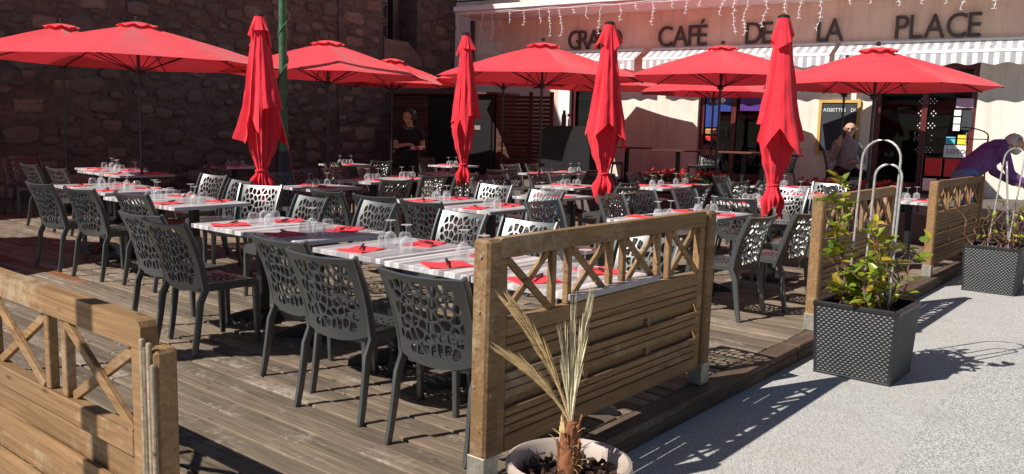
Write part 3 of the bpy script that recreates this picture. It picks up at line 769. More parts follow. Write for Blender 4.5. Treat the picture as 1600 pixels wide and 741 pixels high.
for s in (-1, 1):
    zs = [0, .1, .22, .34, .42, .5, .6, .7, .8, .858]
    path = [(-.275 + .065 * min(1, z / .4) ** .8 if z < .4 else back_x(z) + .012, z) for z in zs]
    rear[s] = rect_sweep(path, [(.034 + .012 * min(1, z / .42) - (.012 * max(0, (z - .5) / .36)), .026 if z < .45 else .02) for z in zs], [s * (.232 - .012 * math.sin(math.pi * min(1, z / .855)) + .006 * z) for z in zs]).mesh('leg', 'chair', 40)
front = {}
for s in (-1, 1):
    zs = [0, .12, .25, .36, .43]
    front[s] = rect_sweep([(.222 - .012 * z / .43, z) for z in zs], [(.03 + .016 * z / .43, .03 + .008 * z / .43) for z in zs], [s * (.207 - .004 * z / .43) for z in zs]).mesh('leg', 'chair', 40)
CHAIR = None
def chair(a, b, o, label, jit=0):
    global CHAIR
    rz = TH + {'F': 0, 'B': math.pi, 'L': math.pi / 2, 'R': -math.pi / 2}[o] + R(jit)
    grp = 'perforated chairs round the terrace tables'
    if CHAIR is None:
        t = thing('chair', label, 'chair', P(a, b), rz, grp)
        obj('backrest', chair_back, t); obj('seat', chair_seat, t); obj('seat_rim', chair_apron, t)
        for s in (-1, 1): obj('leg', rear[s], t); obj('leg', front[s], t)
        CHAIR = t; return t
    return dup(CHAIR, P(a, b), rz, label, grp)

# ================================================================== TABLES
TW, TD, TZ = .78, .65, .745
tt_mesh = MB().box((0, 0, TZ - .016), (TW, TD, .032), .003).mesh('tabletop', 'tabletop')
col_mesh = MB().box((0, 0, .385), (.075, .075, .66), .008).mesh('column', 'black')
plate_mesh = MB().box((0, 0, .708), (.4, .3, .012)).mesh('support_plate', 'black')
def foot_mesh():
    mb = MB(); rings = []
    for x, z0, z1, w in ((.02, .02, .1, .07), (.12, .01, .085, .07), (.22, .003, .055, .075), (.29, 0, .03, .085)):
        rings.append([mb.bm.verts.new((x, -w / 2, z0)), mb.bm.verts.new((x, w / 2, z0)), mb.bm.verts.new((x, w / 2 * .8, z1)), mb.bm.verts.new((x, -w / 2 * .8, z1))])
    for p, q in zip(rings, rings[1:]):
        for k in range(4): mb.bm.faces.new((p[k], p[(k + 1) % 4], q[(k + 1) % 4], q[k]))
    mb.bm.faces.new(rings[0]); mb.bm.faces.new(rings[-1][::-1]); return mb.mesh('foot', 'black')
ft_mesh = foot_mesh()
wine_me = MB().lathe([(.031, 0), (.0365, .022), (.039, .042), (.035, .066), (.02, .083), (.005, .09), (.0036, .1), (.0036, .148), (.008, .153), (.033, .158), (.033, .161), (0, .162)], 18).mesh('wine_glass', 'glass', 50)
tumb_me = MB().lathe([(.042, 0), (.0425, .03), (.038, .07), (.034, .083), (.026, .088), (0, .088)], 18).mesh('tumbler', 'tumbler', 50)
def napkin_mesh():
    rnd = random.Random(3); vs_ = []; n = 6
    for i in range(n + 1):
        for j in range(n + 1): vs_.append(((i / n - .5) * .25, (j / n - .5) * .2, .004 + .004 * rnd.random() + .004 * math.sin(i * 1.3)))
    fs = [(i * (n + 1) + j, (i + 1) * (n + 1) + j, (i + 1) * (n + 1) + j + 1, i * (n + 1) + j + 1) for i in range(n) for j in range(n)]
    N = len(vs_); vs_ += [(x, y, 0) for x, y, z in vs_]; fs += [tuple(N + k for k in reversed(f)) for f in fs[:]]
    rim = [i * (n + 1) for i in range(n + 1)] + [n * (n + 1) + j for j in range(1, n + 1)] + [i * (n + 1) + n for i in range(n - 1, -1, -1)] + [j for j in range(n - 1, 0, -1)]
    fs += [(rim[k], rim[(k + 1) % len(rim)], N + rim[(k + 1) % len(rim)], N + rim[k]) for k in range(len(rim))]
    return mesh_from(vs_, fs, 'napkin', 'napkin', 60)
nap_me = napkin_mesh()
kh_me = MB().box((-.055, 0, .017), (.1, .016, .012), .003).mesh('handle', 'black'); kblade_me = MB().prism([(-.006, .0135), (.1, .0135), (.112, .0155), (-.006, .0165)], -.008, .006).mesh('blade', 'steel')
def place_setting(t_phrase, cx, cy, rz, side, rnd, axis, which):
    """napkin, knife, upturned wine glass and tumbler for one seat; side=+1/-1 along the table's seating axis"""
    def w(u, v):           # u towards the sitter, v sideways
        u *= side; v *= side
        lx, ly = (u, v) if axis == 'a' else (-v, u)
        c, s = math.cos(rz), math.sin(rz); p = P(cx, cy); ang = rz
        return Vector((p.x + lx * c - ly * s, p.y + lx * s + ly * c, TZ + .0003))
    base = rz + (0 if axis == 'a' else math.pi / 2) + (0 if side > 0 else math.pi)
    hi = .235 if axis == 'a' else .185
    o = obj('napkin', nap_me, None, w(hi, rnd.uniform(-.05, .03)), base + rnd.uniform(-.6, .6)); o.scale = (rnd.uniform(.85, 1.1), rnd.uniform(.8, 1.1), 1); tag(o, f'red napkin, {which} of {t_phrase}', 'napkin', 'red napkins on the tables')
    k = thing('knife', f'knife on napkin, {which} of {t_phrase}', 'knife', o.location, base + rnd.uniform(.2, 1.4), 'knives on the napkins'); obj('handle', kh_me, k); obj('blade', kblade_me, k)
    k.location.z += .002
    o = obj('wine_glass', wine_me, None, w(hi - .17 + rnd.uniform(-.03, .02), .12 + rnd.uniform(-.03, .03)), rnd.random()); tag(o, f'upturned wine glass, {which} of {t_phrase}', 'glass', 'upturned wine glasses')
    o = obj('tumbler', tumb_me, None, w(hi - .1 + rnd.uniform(-.02, .04), .03 + .0 + rnd.uniform(-.01, .02) - .0 if False else -.0 + .015), rnd.random())
    o.location = w(hi - .14 + rnd.uniform(-.02, .02), .015 + rnd.uniform(-.02, .01)); tag(o, f'upturned dimpled tumbler, {which} of {t_phrase}', 'glass', 'upturned tumblers')
TABLES = [  # a, b, rot degrees, seating axis, phrase
    (.95, .27, 0, 'a', 'the table right behind the front fence panel'), (.96, .94, 0, 'a', 'the second table behind the front fence panel'), (.98, 1.61, 0, 'a', 'the third table from the front fence panel'),
    (1.06, 2.50, 0, 'a', 'the fourth table of the front row'), (1.06, 3.16, 0, 'a', 'the fifth table of the front row'),
    (1.52, 4.93, 2, 'a', 'the front row table before the leftmost closed parasol'), (1.54, 5.60, 2, 'a', 'the front row table behind the four left chairs'), (1.72, 6.62, 0, 'a', 'the front row table between the left chairs'), (1.76, 7.30, 0, 'a', 'the last front row table before the big left parasol'),
    (3.05, 9.1, 0, 'a', 'the shaded table under the big left parasol pole'), (3.08, 9.78, 0, 'a', 'the shaded table left of the big left parasol pole'), (3.35, 10.5, 0, 'a', 'the far left shaded table near the church'),
    (3.52, 3.02, 0, 'a', 'the middle table before the two silver chairs'), (3.66, 3.84, 0, 'a', 'the middle table left of the two silver chairs'),
    (3.92, 1.38, 0, 'b', 'the table hidden behind the front panel rail'), (4.72, 1.38, 0, 'b', 'the table just beyond the front panel end post'),
    (5.12, 3.5, 0, 'b', 'the table left of the third closed parasol'), (6.75, 4.38, 0, 'b', 'the table behind the third closed parasol'),
    (7.8, 3.66, 0, 'b', 'the white table beyond the black lit-hole chairs'), (8.6, 3.7, 0, 'b', 'the table under the parasol below CAFÉ'),
    (6.52, 1.68, 0, 'a', 'the table beside the rightmost closed parasol'), (8.3, 1.72, 0, 'a', 'the table behind the leafy planter fence'), (8.62, .52, 0, 'b', 'the table between the two far fence panels'),
    (3.74, 5.96, 3, 'b', 'the table beside the lamp post foot'), (5.1, 6.55, 6, 'b', 'the back table left of the black chairs'), (5.92, 6.72, 6, 'b', 'the back table with the white bottle'), (7.38, 7.3, 0, 'b', 'the back table under the second closed parasol'),
    (9.0, 6.5, 0, 'b', 'the shaded table behind the grey parasol pole'), (9.82, 6.5, 0, 'b', 'the shaded table before the black counter'),
    (7.7, 10.3, 0, 'b', 'the shaded table below the stone buttress'), (5.4, 10.4, 0, 'b', 'the shaded table by the church wall'), (9.5, 9.2, 0, 'b', 'the shaded table beside the waitress'), (9.7, 2.6, 0, 'b', 'the shaded table right under the right hand parasols'),
]
TABLE = None; rt = random.Random(4)
def table(a, b, rot, axis, ph, z=0, settings=True):
    global TABLE
    rz = TH + R(rot); lab = 'whitewashed plank-top pedestal table, ' + ph.replace('the ', '', 1)
    if TABLE is None:
        t = thing('table', lab, 'table', P(a, b, z), rz, 'plank-top tables of the terrace')
        obj('tabletop', tt_mesh, t); obj('support_plate', plate_mesh, t); obj('column', col_mesh, t)
        for k in range(4): o = obj('foot', ft_mesh, t); o.rotation_euler = (0, 0, R(45 + 90 * k))
        TABLE = t
    else: t = dup(TABLE, P(a, b, z), rz, lab, 'plank-top tables of the terrace')
    if settings:
        w1, w2 = ('camera side', 'far side')
        place_setting(ph, a, b, rz, -1, rt, axis, w1); place_setting(ph, a, b, rz, 1, rt, axis, w2)
for T in TABLES: table(*T)
CH = [
    (.33, .41, 'F', 'nearest dark chair with its back to the camera, left of the front fence post', 2), (.36, 1.15, 'F', 'second dark chair from the front fence post, back to the camera', 4), (.52, 1.76, 'F', 'third dark chair from the front fence post, back to the camera', 5),
    (.45, 2.84, 'F', 'dark chair back to the camera above the end of the sunlit panel', 4), (.56, 3.42, 'F', 'dark chair back to the camera just left of the one above the sunlit panel', 3),
    (1.24, 4.98, 'F', 'narrow-seen dark chair with its back to the front row table at left', 2), (1.16, 5.72, 'F', 'dark chair with glinting top edge among the left chairs', 4), (1.12, 6.5, 'F', 'leftmost dark front chair standing on the sunny boards', 4),
    (2.25, 9.0, 'F', 'dark chair behind the leftmost front chair, right one of two', 3), (2.3, 9.95, 'F', 'dark chair behind the leftmost front chair, left one of two', 3),
    (2.6, 11.6, 'R', 'black chair in deep shade at the left picture edge', 0), (2.9, 12.2, 'R', 'black chair in deep shade against the church at far left', 5),
    (1.70, .42, 'B', 'silver-glinting chair seen through the lattice of the front panel', -2), (1.76, 1.42, 'B', 'silver-glinting chair just left of the front panel post', 0), (1.80, 2.06, 'B', 'silver-glinting chair second left of the front panel post', 2), (1.84, 3.12, 'B', 'silver-glinting chair facing the camera at the fourth table', -2), (1.70, 3.82, 'B', 'silver-glinting chair facing the camera at the fifth table', -3),
    (2.15, 5.1, 'B', 'silver-glinting chair turned sideways left of the leftmost closed parasol', 22), (2.35, 5.95, 'B', 'silver-glinting chair behind glasses left of the leftmost closed parasol', -4), (2.6, 6.9, 'B', 'half shaded silver chair beside the glasses at left', 5),
    (2.83, 3.0, 'F', 'grey chair with its back to the camera at the middle table', 4), (2.86, 4.3, 'F', 'small-seen grey chair behind the silver chair of the fourth table', 0),
    (4.22, 3.12, 'B', 'silver-glinting chair beyond the middle table, right one', -3), (4.42, 4.0, 'B', 'silver-glinting chair beyond the middle table, left one', 3),
    (3.45, 2.06, 'R', 'dusky grey chair above the near half of the front panel rail', 0), (4.62, 2.05, 'R', 'dusky grey chair before the third closed parasol', 4), (5.4, 2.15, 'R', 'dusky grey chair right of the third closed parasol', -3), (6.05, 1.98, 'R', 'flat grey chair above the far end of the front panel', -6),
    (3.94, .8, 'L', 'dark chair beside the front panel far post, facing the church', 0), (4.62, .66, 'L', 'dark chair between the front panel and the leafy planter, facing the church', -4),
    (4.35, 5.55, 'L', 'black chair with lit holes right of the lamp post table', -6), (5.35, 5.92, 'L', 'black chair with lit holes at the back table, left one', 4), (6.1, 6.1, 'L', 'black chair with lit holes at the back table, right one', 4), (7.45, 6.62, 'L', 'black chair with lit holes right of the second closed parasol', 0),
    (4.7, 7.3, 'R', 'shaded chair behind the back table beside the lamp post', 0), (5.35, 7.35, 'R', 'shaded chair behind the back table, middle one', 4), (6.15, 7.55, 'R', 'shaded chair behind the back table in front of the waitress', 0), (3.9, 6.75, 'R', 'shaded chair behind the leftmost closed parasol', 0),
    (5.95, 3.3, 'L', 'black chair with lit top holes under the third closed parasol', 0), (7.2, 2.95, 'L', 'black chair with lit holes before the white table', 0), (8.45, 3.02, 'L', 'small black chair right of the white table', 0), (9.0, 2.9, 'L', 'black chair leaning left of the rightmost closed parasol', 6),
    (7.25, 5.0, 'R', 'shaded chair behind the third closed parasol table', 0), (6.4, 5.05, 'R', 'shaded chair left of the grey parasol pole', 4), (9.1, 4.5, 'R', 'shaded chair beyond the white table, right of the third closed parasol', 0), (8.0, 4.35, 'R', 'shaded chair beyond the white table, before the red flowers', 0),
    (7.42, 1.72, 'B', 'silver chair right of the rightmost closed parasol', -2), (9.05, 1.75, 'B', 'grey chair behind the leafy planter fence table', 0), (5.82, 1.45, 'F', 'dark chair hidden behind the rightmost closed parasol', 0),
    (8.5, -.02 + .02 - .05 + .0, 'L', 'x', 0) if False else (8.6, 1.2, 'R', 'grey chair at the table between the two far fence panels', 0),
    (2.9, 3.7, 'F', 'grey chair with its back to the camera at the left middle table', 6), (5.1, 4.22, 'R', 'dusky chair behind the table left of the third closed parasol', 3), (5.05, 2.82, 'L', 'dark chair before the table left of the third closed parasol', -5), (6.6, 3.72, 'L', 'black chair right behind the third closed parasol', 4), (7.0, .95, 'L', 'dark chair tucked behind the middle fence panel', -8), (5.55, .78, 'L', 'black chair partly hidden by the post of the middle fence panel', 6), (7.9, 2.35, 'R', 'shaded grey chair above the middle fence panel', 10),
    (9.0, 5.8, 'L', 'dark chair before the shaded table, below the black counter', 0), (9.2, 7.2, 'R', 'shaded chair behind the grey pole table', 0), (9.9, 7.2, 'R', 'shaded chair close to the black counter', 5), (7.7, 9.6, 'L', 'shaded chair below the stone buttress', 0), (5.4, 9.7, 'L', 'shaded chair near the church wall left of the lamp post', 0), (6.4, 8.6, 'R', 'shaded chair in the dark behind the lamp post', 20), (4.15, 9.4, 'B', 'half shaded chair beside the big left parasol pole', 5), (9.7, 9.9, 'R', 'shaded chair behind the waitress table', 0), (9.75, 1.95, 'L', 'shaded chair under the right hand parasols', 0), (9.7, 3.3, 'R', 'shaded chair by the flower boxes', 0),
]
rj = random.Random(17)
for c in CH: chair(c[0] + rj.uniform(-.02, .02), c[1] + rj.uniform(-.025, .025), c[2], c[3], c[4] + rj.uniform(-4, 4))

# terrace of the cafe: brown tables and chairs higher up
bt_top = MB().box((0, 0, .735), (.9, .7, .03), .004).mesh('tabletop', 'slat')
def brown_table(a, b, label):
    t = thing('cafe_table', label, 'table', P(a, b, tz), TH, 'brown tables on the cafe terrace'); obj('tabletop', bt_top, t); obj('column', col_mesh, t)
    for k in range(4): o = obj('foot', ft_mesh, t); o.rotation_euler = (0, 0, R(45 + 90 * k))
brown_table(12.9, 7.3, 'brown cafe table before the rose wall, left one'); brown_table(12.2, 5.7, 'brown cafe table before the rose wall, right one'); brown_table(11.7, 3.55, 'brown cafe table beside the seated man'); brown_table(12.8, 4.6, 'brown cafe table before the maroon door')
def dark_chair(a, b, rz, label):
    t = dup(CHAIR, P(a, b, tz), TH + rz, label, 'chairs on the cafe terrace'); return t
dark_chair(12.2, 7.3, 0, 'dark chair at the left brown cafe table'); dark_chair(12.9, 5.5, 3, 'dark chair at the right brown cafe table'); dark_chair(11.75, 2.33, -2.2, 'dark chair under the seated man'); dark_chair(12.5, 3.8, 2.6, 'dark chair beside the maroon door table')

# ================================================================== PARASOLS
def base_plate(t, z=0): MB().lathe([(0, 0), (.3, 0), (.3, .04), (.06, .075), (.045, .3), (.0, .3)], 20).build('base', 'black', t, 40)
def canopy_mesh(Rr, drop, seed):
    rnd = random.Random(seed); nr, na_ = 12, 8; vs_ = [(0, 0, 0)]; n = 8 * na_
    sag = [rnd.uniform(.02, .05) for _ in range(8)]
    for i in range(1, nr + 1):
        t = i / nr
        for k in range(n):
            p, fpos = divmod(k, na_); x = fpos / na_; ph = 2 * math.pi * k / n; loc = (x - .5) * math.pi / 4
            rr = Rr * t * math.cos(math.pi / 8) / math.cos(loc); rr *= 1 - .02 * t * math.sin(math.pi * x)
            zz = -drop * (.8 * t + .2 * t * t) - sag[p] * math.sin(math.pi * x) * math.sin(math.pi * min(1, t * 1.0)) * 1.1
            zz += .006 * noise.noise(Vector((math.cos(ph) * t * 4 + seed, math.sin(ph) * t * 4, seed)))
            if i == nr: zz -= .012
            vs_.append((rr * math.cos(ph), rr * math.sin(ph), zz))
    fs = [(0, 1 + k, 1 + (k + 1) % n) for k in range(n)]
    for i in range(nr - 1):
        for k in range(n): A = 1 + i * n; B = A + n; fs.append((A + k, B + k, B + (k + 1) % n, A + (k + 1) % n))
    return mesh_from(vs_, fs, 'canopy', 'red', 30)
def vent_mesh(seed):
    rnd = random.Random(seed); n = 48; vs_ = [(0, 0, .03)]
    for i, (r_, z) in enumerate(((.08, .012), (.16, -.012), (.25, -.042))):
        for k in range(n):
            a = 2 * math.pi * k / n; w = 1 + .05 * math.cos(8 * a); dz = .018 * math.cos(8 * a) * (i / 2) + (.012 * rnd.uniform(-1, 1) if i else 0)
            vs_.append((r_ * w * math.cos(a), r_ * w * math.sin(a), z + dz * .7 + .014))
    fs = [(0, 1 + k, 1 + (k + 1) % n) for k in range(n)] + [(1 + i * n + k, 1 + i * n + n + k, 1 + i * n + n + (k + 1) % n, 1 + i * n + (k + 1) % n) for i in range(2) for k in range(n)]
    return mesh_from(vs_, fs, 'vent', 'red', 50)
def parasol(a, b, H, Rr, label, seed, rot=0, lean=0, z=0, drop=.5, pale=False):
    t = thing('parasol', label, 'parasol', P(a, b, z), R(rot), 'open red parasols')
    base_plate(t)
    MB().tube([(0, 0, .05), (0, 0, H - z - .02)], .021, 10).build('pole', 'pole', t, 40)
    cm = canopy_mesh(Rr, drop, seed); c = obj('canopy', cm, t, (0, 0, H - z)); vm = vent_mesh(seed); obj('vent', vm, c)
    if pale:
        for q in (cm, vm): q.materials[0] = M['palecloth']
        t['group'] = 'pale parasol'
    MB().lathe([(0, .03), (.03, .03), (.034, .07), (.02, .085), (0, .085)], 12).build('finial', 'black', t, 40, loc=(0, 0, H - z + .02))
    hz_ = H - z - .62; MB().lathe([(.02, -.04), (.05, -.04), (.05, .03), (.02, .03)], 12).build('hub', 'black', t, loc=(0, 0, hz_))
    MB().box((.05, 0, .95), (.06, .03, .05), .006).build('crank', 'black', t)
    for k in range(8):
        an = 2 * math.pi * k / 8; ca, sa = math.cos(an), math.sin(an); q = Rr * .99 * 1.0
        MB().tube([(ca * .04, sa * .04, H - z - .035), (ca * q * .5, sa * q * .5, H - z - drop * .45 - .02), (ca * q, sa * q, H - z - drop - .022)], .009, 6).build('rib', 'black', t)
        MB().tube([(ca * .045, sa * .045, hz_), (ca * q * .52, sa * q * .52, H - z - drop * .47 - .025)], .007, 6).build('strut', 'black', t)
    return t
parasol(3.0, 8.85, 2.74, 1.85, 'big open red parasol at upper left, frontmost one', 1, 12)
parasol(3.2, 11.65, 2.9, 1.5, 'open red parasol partly behind the big left one', 2, 30)
parasol(5.75, 8.35, 2.74, 1.6, 'open red parasol right of the green lamp post', 3, 20)
parasol(9.5, 11.0, 2.85, 1.35, 'darker shaded red parasol below the church window', 4, 0)
parasol(11.1, 9.3, 2.97, 1.6, 'open red parasol behind the second closed parasol', 5, 35, z=tz)
parasol(7.75, 5.7, 2.78, 1.62, 'open red parasol in the middle left of the third closed one', 6, 8)
parasol(12.75, 7.9, 2.92, 1.65, 'open red parasol mostly hidden behind the third closed one', 7, 20, z=tz)
parasol(13.45, 3.0, 2.9, 1.6, 'pale blue-grey parasol behind the rightmost closed one', 17, 10, z=tz, pale=True)
parasol(13.2, 5.5, 2.8, 1.6, 'red parasol added on the cafe terrace to shade the maroon door', 18, 10, z=tz)  # extra parasol hidden behind the front ones, added to shade the cafe front
parasol(9.95, 3.8, 2.86, 1.65, 'open red parasol under the words CAFÉ DE', 8, 28)
parasol(9.4, 1.28, 2.68, 1.55, 'rightmost open red parasol under the word PLACE', 9, 5)
parasol(-1.5, 8.7, 2.6, 1.6, 'open red parasol beyond the left picture edge', 10, 5)

def closed_mesh(seed, Lf=1.98, fat=1.0):
    rnd = random.Random(seed); n = 120
    ph = [rnd.uniform(0, 6.28) for _ in range(8)]
    def key(t, ks):
        for (t0, v0), (t1, v1) in zip(ks, ks[1:]):
            if t <= t1: x = (t - t0) / (t1 - t0); x = x * x * (3 - 2 * x); return v0 + (v1 - v0) * x
        return ks[-1][1]
    cps = sorted(rnd.uniform(0, 1) for _ in range(7)); cvs = [1.0 + (.48 * rnd.uniform(.55, 1) if j % 2 else rnd.uniform(0, .12)) for j in range(7)]
    def hemline(a):
        x = (a / (2 * math.pi)) % 1
        for j in range(7):
            p0, p1 = cps[j], cps[(j + 1) % 7] + (1 if j == 6 else 0); xx = x if x >= p0 or j < 6 else x + 1
            if p0 <= xx <= p1: f = (xx - p0) / max(p1 - p0, 1e-4); return cvs[j] + (cvs[(j + 1) % 7] - cvs[j]) * f
        return cvs[6]
    ks_ = [(rnd.choice((5, 6, 7)), .5), (rnd.choice((9, 10, 11)), .42), (rnd.choice((15, 17)), .22)]; kp = [rnd.uniform(0, 6.28) for _ in ks_]
    def folds(a, t, sh):
        v = 0
        for (k, w), p in zip(ks_, kp): v += w * (1 - 2 * abs(math.sin((k * a + p + sh + .5 * math.sin(t * 1.7 + p)) / 2)) ** .8)
        return v                                    # about -1 .. 1
    # inner body, gathered at the tie, flaring below
    rows = 64; vs_ = []; fs = []; lean = rnd.uniform(-.04, .04)
    for i in range(rows + 1):
        t = Lf * i / rows
        r_ = key(t, [(0, .05), (.3, .08), (.9, .13), (1.25, .155), (1.45, .12), (1.62, .07), (1.69, .05), (1.73, .06), (1.86, .105), (Lf, .085)]) * fat
        amp = key(t, [(0, .05), (.3, .14), (1.2, .25), (1.6, .22), (1.69, .14), (1.8, .3), (Lf, .4)])
        for k in range(n):
            a = 2 * math.pi * k / n
            f = 1 + amp * folds(a, t, 2.0) + .1 * math.sin(a + ph[2] + t)
            zz = -t
            if t > 1.72: zz -= (hemline(a * 1 + 2) - 1.2) * .45 * (t - 1.72) / .26
            vs_.append((r_ * f * math.cos(a), r_ * f * math.sin(a), zz))
    for i in range(rows):
        for k in range(n): A = i * n; fs.append((A + k, A + n + k, A + n + (k + 1) % n, A + (k + 1) % n))
    inner = mesh_from(vs_, fs, 'canopy', 'redc', 60)
    # outer wrap: long folds ending in hanging corners at different heights
    vs_ = []; fs = []; rows = 50
    for i in range(rows + 1):
        s = i / rows
        for k in range(n):
            a = 2 * math.pi * k / n
            hem = hemline(a); q = min(1, max(0, (hem - 1.0) / .45))
            t = .02 + s * (hem - .02)
            r_ = (.06 + .19 * (t / 1.3) ** 1.15) * fat
            amp = key(t, [(0, .04), (.3, .12), (1.0, .2), (1.6, .24)])
            f = 1 + amp * folds(a, t, 0) + .2 * math.sin(2 * a + ph[7]) * min(1, t) + .1 * math.sin(a + ph[6]) * min(1, t)
            f += .16 * q * max(0, s - .7) / .3
            zj = .01 * noise.noise(Vector((a * 3, t * 5, seed)))
            r2 = r_ * f + .012 * noise.noise(Vector((math.cos(a) * 3, math.sin(a) * 3, t * 6 + seed))) * min(1, t * 2)
            vs_.append((r2 * math.cos(a), r2 * math.sin(a), -t + zj))
    for i in range(rows):
        for k in range(n): A = i * n; fs.append((A + k, A + n + k, A + n + (k + 1) % n, A + (k + 1) % n))
    outer = mesh_from(vs_, fs, 'outer_fold', 'redc', 60)
    # vent cap skirt at the top
    vs_ = []; fs = []; rows = 14
    for i in range(rows + 1):
        s = i / rows
        for k in range(n):
            a = 2 * math.pi * k / n; tri = abs(((a * 5 / (2 * math.pi) + ph[3]) % 1) * 2 - 1)
            t = s * (.16 + .42 * (hemline(a + 1) - 1.0)); r_ = (.052 + .075 * s) * fat * (1 + .22 * s * folds(a, t, 1) + .22 * s * math.sin(2 * a + ph[1]))
            vs_.append((r_ * math.cos(a), r_ * math.sin(a), .012 - t))
    for i in range(rows):
        for k in range(n): A = i * n; fs.append((A + k, A + n + k, A + n + (k + 1) % n, A + (k + 1) % n))
    vent = mesh_from(vs_, fs, 'vent', 'redc', 60)
    return inner, outer, vent
def closed_parasol(a, b, H, label, seed, rot=0, fat=1.0, lean=(0, 0)):
    t = thing('closed_parasol', label, 'parasol', P(a, b), 0, 'folded red parasols')
    base_plate(t); inn, out, ven = closed_mesh(seed, fat=fat)
    MB().tube([(0, 0, .05), (0, 0, H)], .02, 10).build('pole', 'pole', t, 40)
    c = obj('canopy', inn, t, (0, 0, H), R(rot)); obj('outer_fold', out, c); obj('vent', ven, c)
    MB().lathe([(.03, 0), (.062, .0), (.062, .022), (.04, .036), (0, .04)], 16).build('finial', 'black', t, 40, loc=(0, 0, H + .012))
    tb = MB(); tb.tube([(.056 * fat * math.cos(k * .35), .056 * fat * math.sin(k * .35), H - 1.70 + .006 * math.sin(k)) for k in range(19)], .011, 6); tb.build('tie_strap', 'redc', t)
    return t
closed_parasol(2.98, 6.02, 2.65, 'leftmost closed red parasol in front of the green lamp post', 11, 0, 1.12)
closed_parasol(5.75, 5.45, 2.70, 'slim closed red parasol, second from the left', 12, 40, .95)
closed_parasol(5.72, 3.18, 2.70, 'closed red parasol covering the N of GRAND', 13, 80, 1.12)
closed_parasol(5.95, 1.22, 2.68, 'closed red parasol nearest the leafy planter', 14, 150, 1.12)
closed_parasol(-.98, 3.2, 3.0, 'closed red parasol outside the left picture edge', 15, 20, 1.55)

# ================================================================== PLANTERS, PLANTS, HOOPS
def woven_planter(a, b, label, s=.55, h=.5):
    t = thing('planter', label, 'planter', P(a, b, -.12), TH, 'black woven planters on the street')
    # one woven face with real over-under relief, made four times
    nu, nv = 92, 60; vs_ = []; fs = []
    for j in range(nv + 1):
        z = h * j / nv; half = (s / 2) * (.91 + .09 * z / h)
        for i in range(nu + 1):
            u = i / nu * 2 - 1
            rel = .0045 * abs(math.sin(math.pi * (i + 3 * ((j // 2) % 2)) / 6)) ** .5 * (1 if j % 2 else .1) if 2 < i < nu - 2 else .0
            if j > nv - 4 or j < 2: rel = .004
            vs_.append((u * half, -half - rel, z))
    for j in range(nv):
        for i in range(nu): A = j * (nu + 1) + i; fs.append((A, A + 1, A + nu + 2, A + nu + 1))
    me = mesh_from(vs_, fs, 'woven_side', 'rattan', 30)
    for k in range(4): o = obj('woven_side', me, t); o.rotation_euler = (0, 0, R(90 * k))
    r_ = MB()
    for k in range(4):
        r_.bm.verts.ensure_lookup_table(); q = Matrix.Rotation(R(90 * k), 3, 'Z')
        r_.box(q @ Vector((0, -s / 2 + .014, h - .006)), (s - .05, .03, .02), .004, q)
    r_.build('rim', 'rattan', t)
    MB().box((0, 0, h - .08), (s - .07, s - .07, .03)).build('soil', 'soil', t)
    return t
woven_planter(3.4, -.54, 'black woven planter with a leafy shrub before the middle fence panel'); woven_planter(7.75, -.6, 'black woven planter with a bare twiggy shrub farther along the street')
def leaf_mesh(w, l):
    vs_ = [(0, 0, 0), (l * .3, -w / 2, .006), (l * .7, -w * .42, .004), (l, 0, -.006), (l * .7, w * .42, .004), (l * .3, w / 2, .006), (l * .35, 0, -.006), (l * .7, 0, -.006)]
    fs = [(0, 1, 6), (1, 2, 7, 6), (2, 3, 7), (3, 4, 7), (4, 5, 6, 7), (5, 0, 6)]
    return mesh_from(vs_, fs, 'leaf', 'leaf', 80)
leaf_ms = [leaf_mesh(.042, .1), leaf_mesh(.034, .08), leaf_mesh(.05, .11)]
def shrub(a, b, label, stems, seed, leaf_p, leaf_sc=1.0, up=None):
    rnd = random.Random(seed); t = thing('shrub', label, 'shrub', P(a, b, .30), TH)
    for st in stems:
        (x, y, dx, dy, h, dens) = st; pts = []; k = 9
        for i in range(k + 1):
            f = i / k; pts.append(Vector((x + dx * f + .03 * math.sin(i * 1.7 + x * 40), y + dy * f + .03 * math.cos(i * 1.3 + y * 50), h * f)))
        MB().tube(pts, [.006 * (1 - .7 * i / k) + .0015 for i in range(k + 1)], 5).build('stem', 'twig', t)
        for q in range(rnd.randint(1, 3)):
            p = pts[rnd.randint(3, k)]; d = Vector((rnd.uniform(-1, 1), rnd.uniform(-1, 1), rnd.uniform(.1, .8))) * rnd.uniform(.06, .16)
            MB().tube([p, p + d * .6 + Vector((0, 0, .01)), p + d], [.003, .002, .001], 4).build('twig', 'twig', t)
        for i in range(2, k + 1):
            for q in range(dens):
                if rnd.random() > leaf_p * (.45 + .6 * i / k): continue
                o = obj('leaf', rnd.choice(leaf_ms), t); f = rnd.random(); pp_ = pts[i - 1].lerp(pts[i], f)
                o.location = pp_ + Vector((rnd.uniform(-.012, .012), rnd.uniform(-.012, .012), 0)); o.rotation_euler = (rnd.uniform(-.7, .7), rnd.uniform(-1.0, .35), rnd.uniform(0, 6.28)); sc = rnd.uniform(.7, 1.15) * leaf_sc; o.scale = (sc, sc, sc)
rsh = random.Random(9); stems = [(-.13, .12, -.02, .08, .93, 9), (-.12, .14, -.03, .1, .8, 8), (-.05, .05, .05, -.1, .55, 5)]
for k in range(20): stems.append((rsh.uniform(-.18, .18), rsh.uniform(-.19, .19), rsh.uniform(-.22, .22), rsh.uniform(-.22, .22), rsh.uniform(.2, .66), 3))
shrub(3.4, -.54, 'yellow-green leafy shrub in the nearer black planter', stems, 31, .68, 1.1)
stems = [(rsh.uniform(-.2, .2), rsh.uniform(-.2, .2), rsh.uniform(-.25, .25), rsh.uniform(-.25, .25), rsh.uniform(.25, .6), 1) for k in range(26)]
shrub(7.75, -.6, 'bare brown twiggy shrub in the farther black planter', stems, 32, .42, .8)
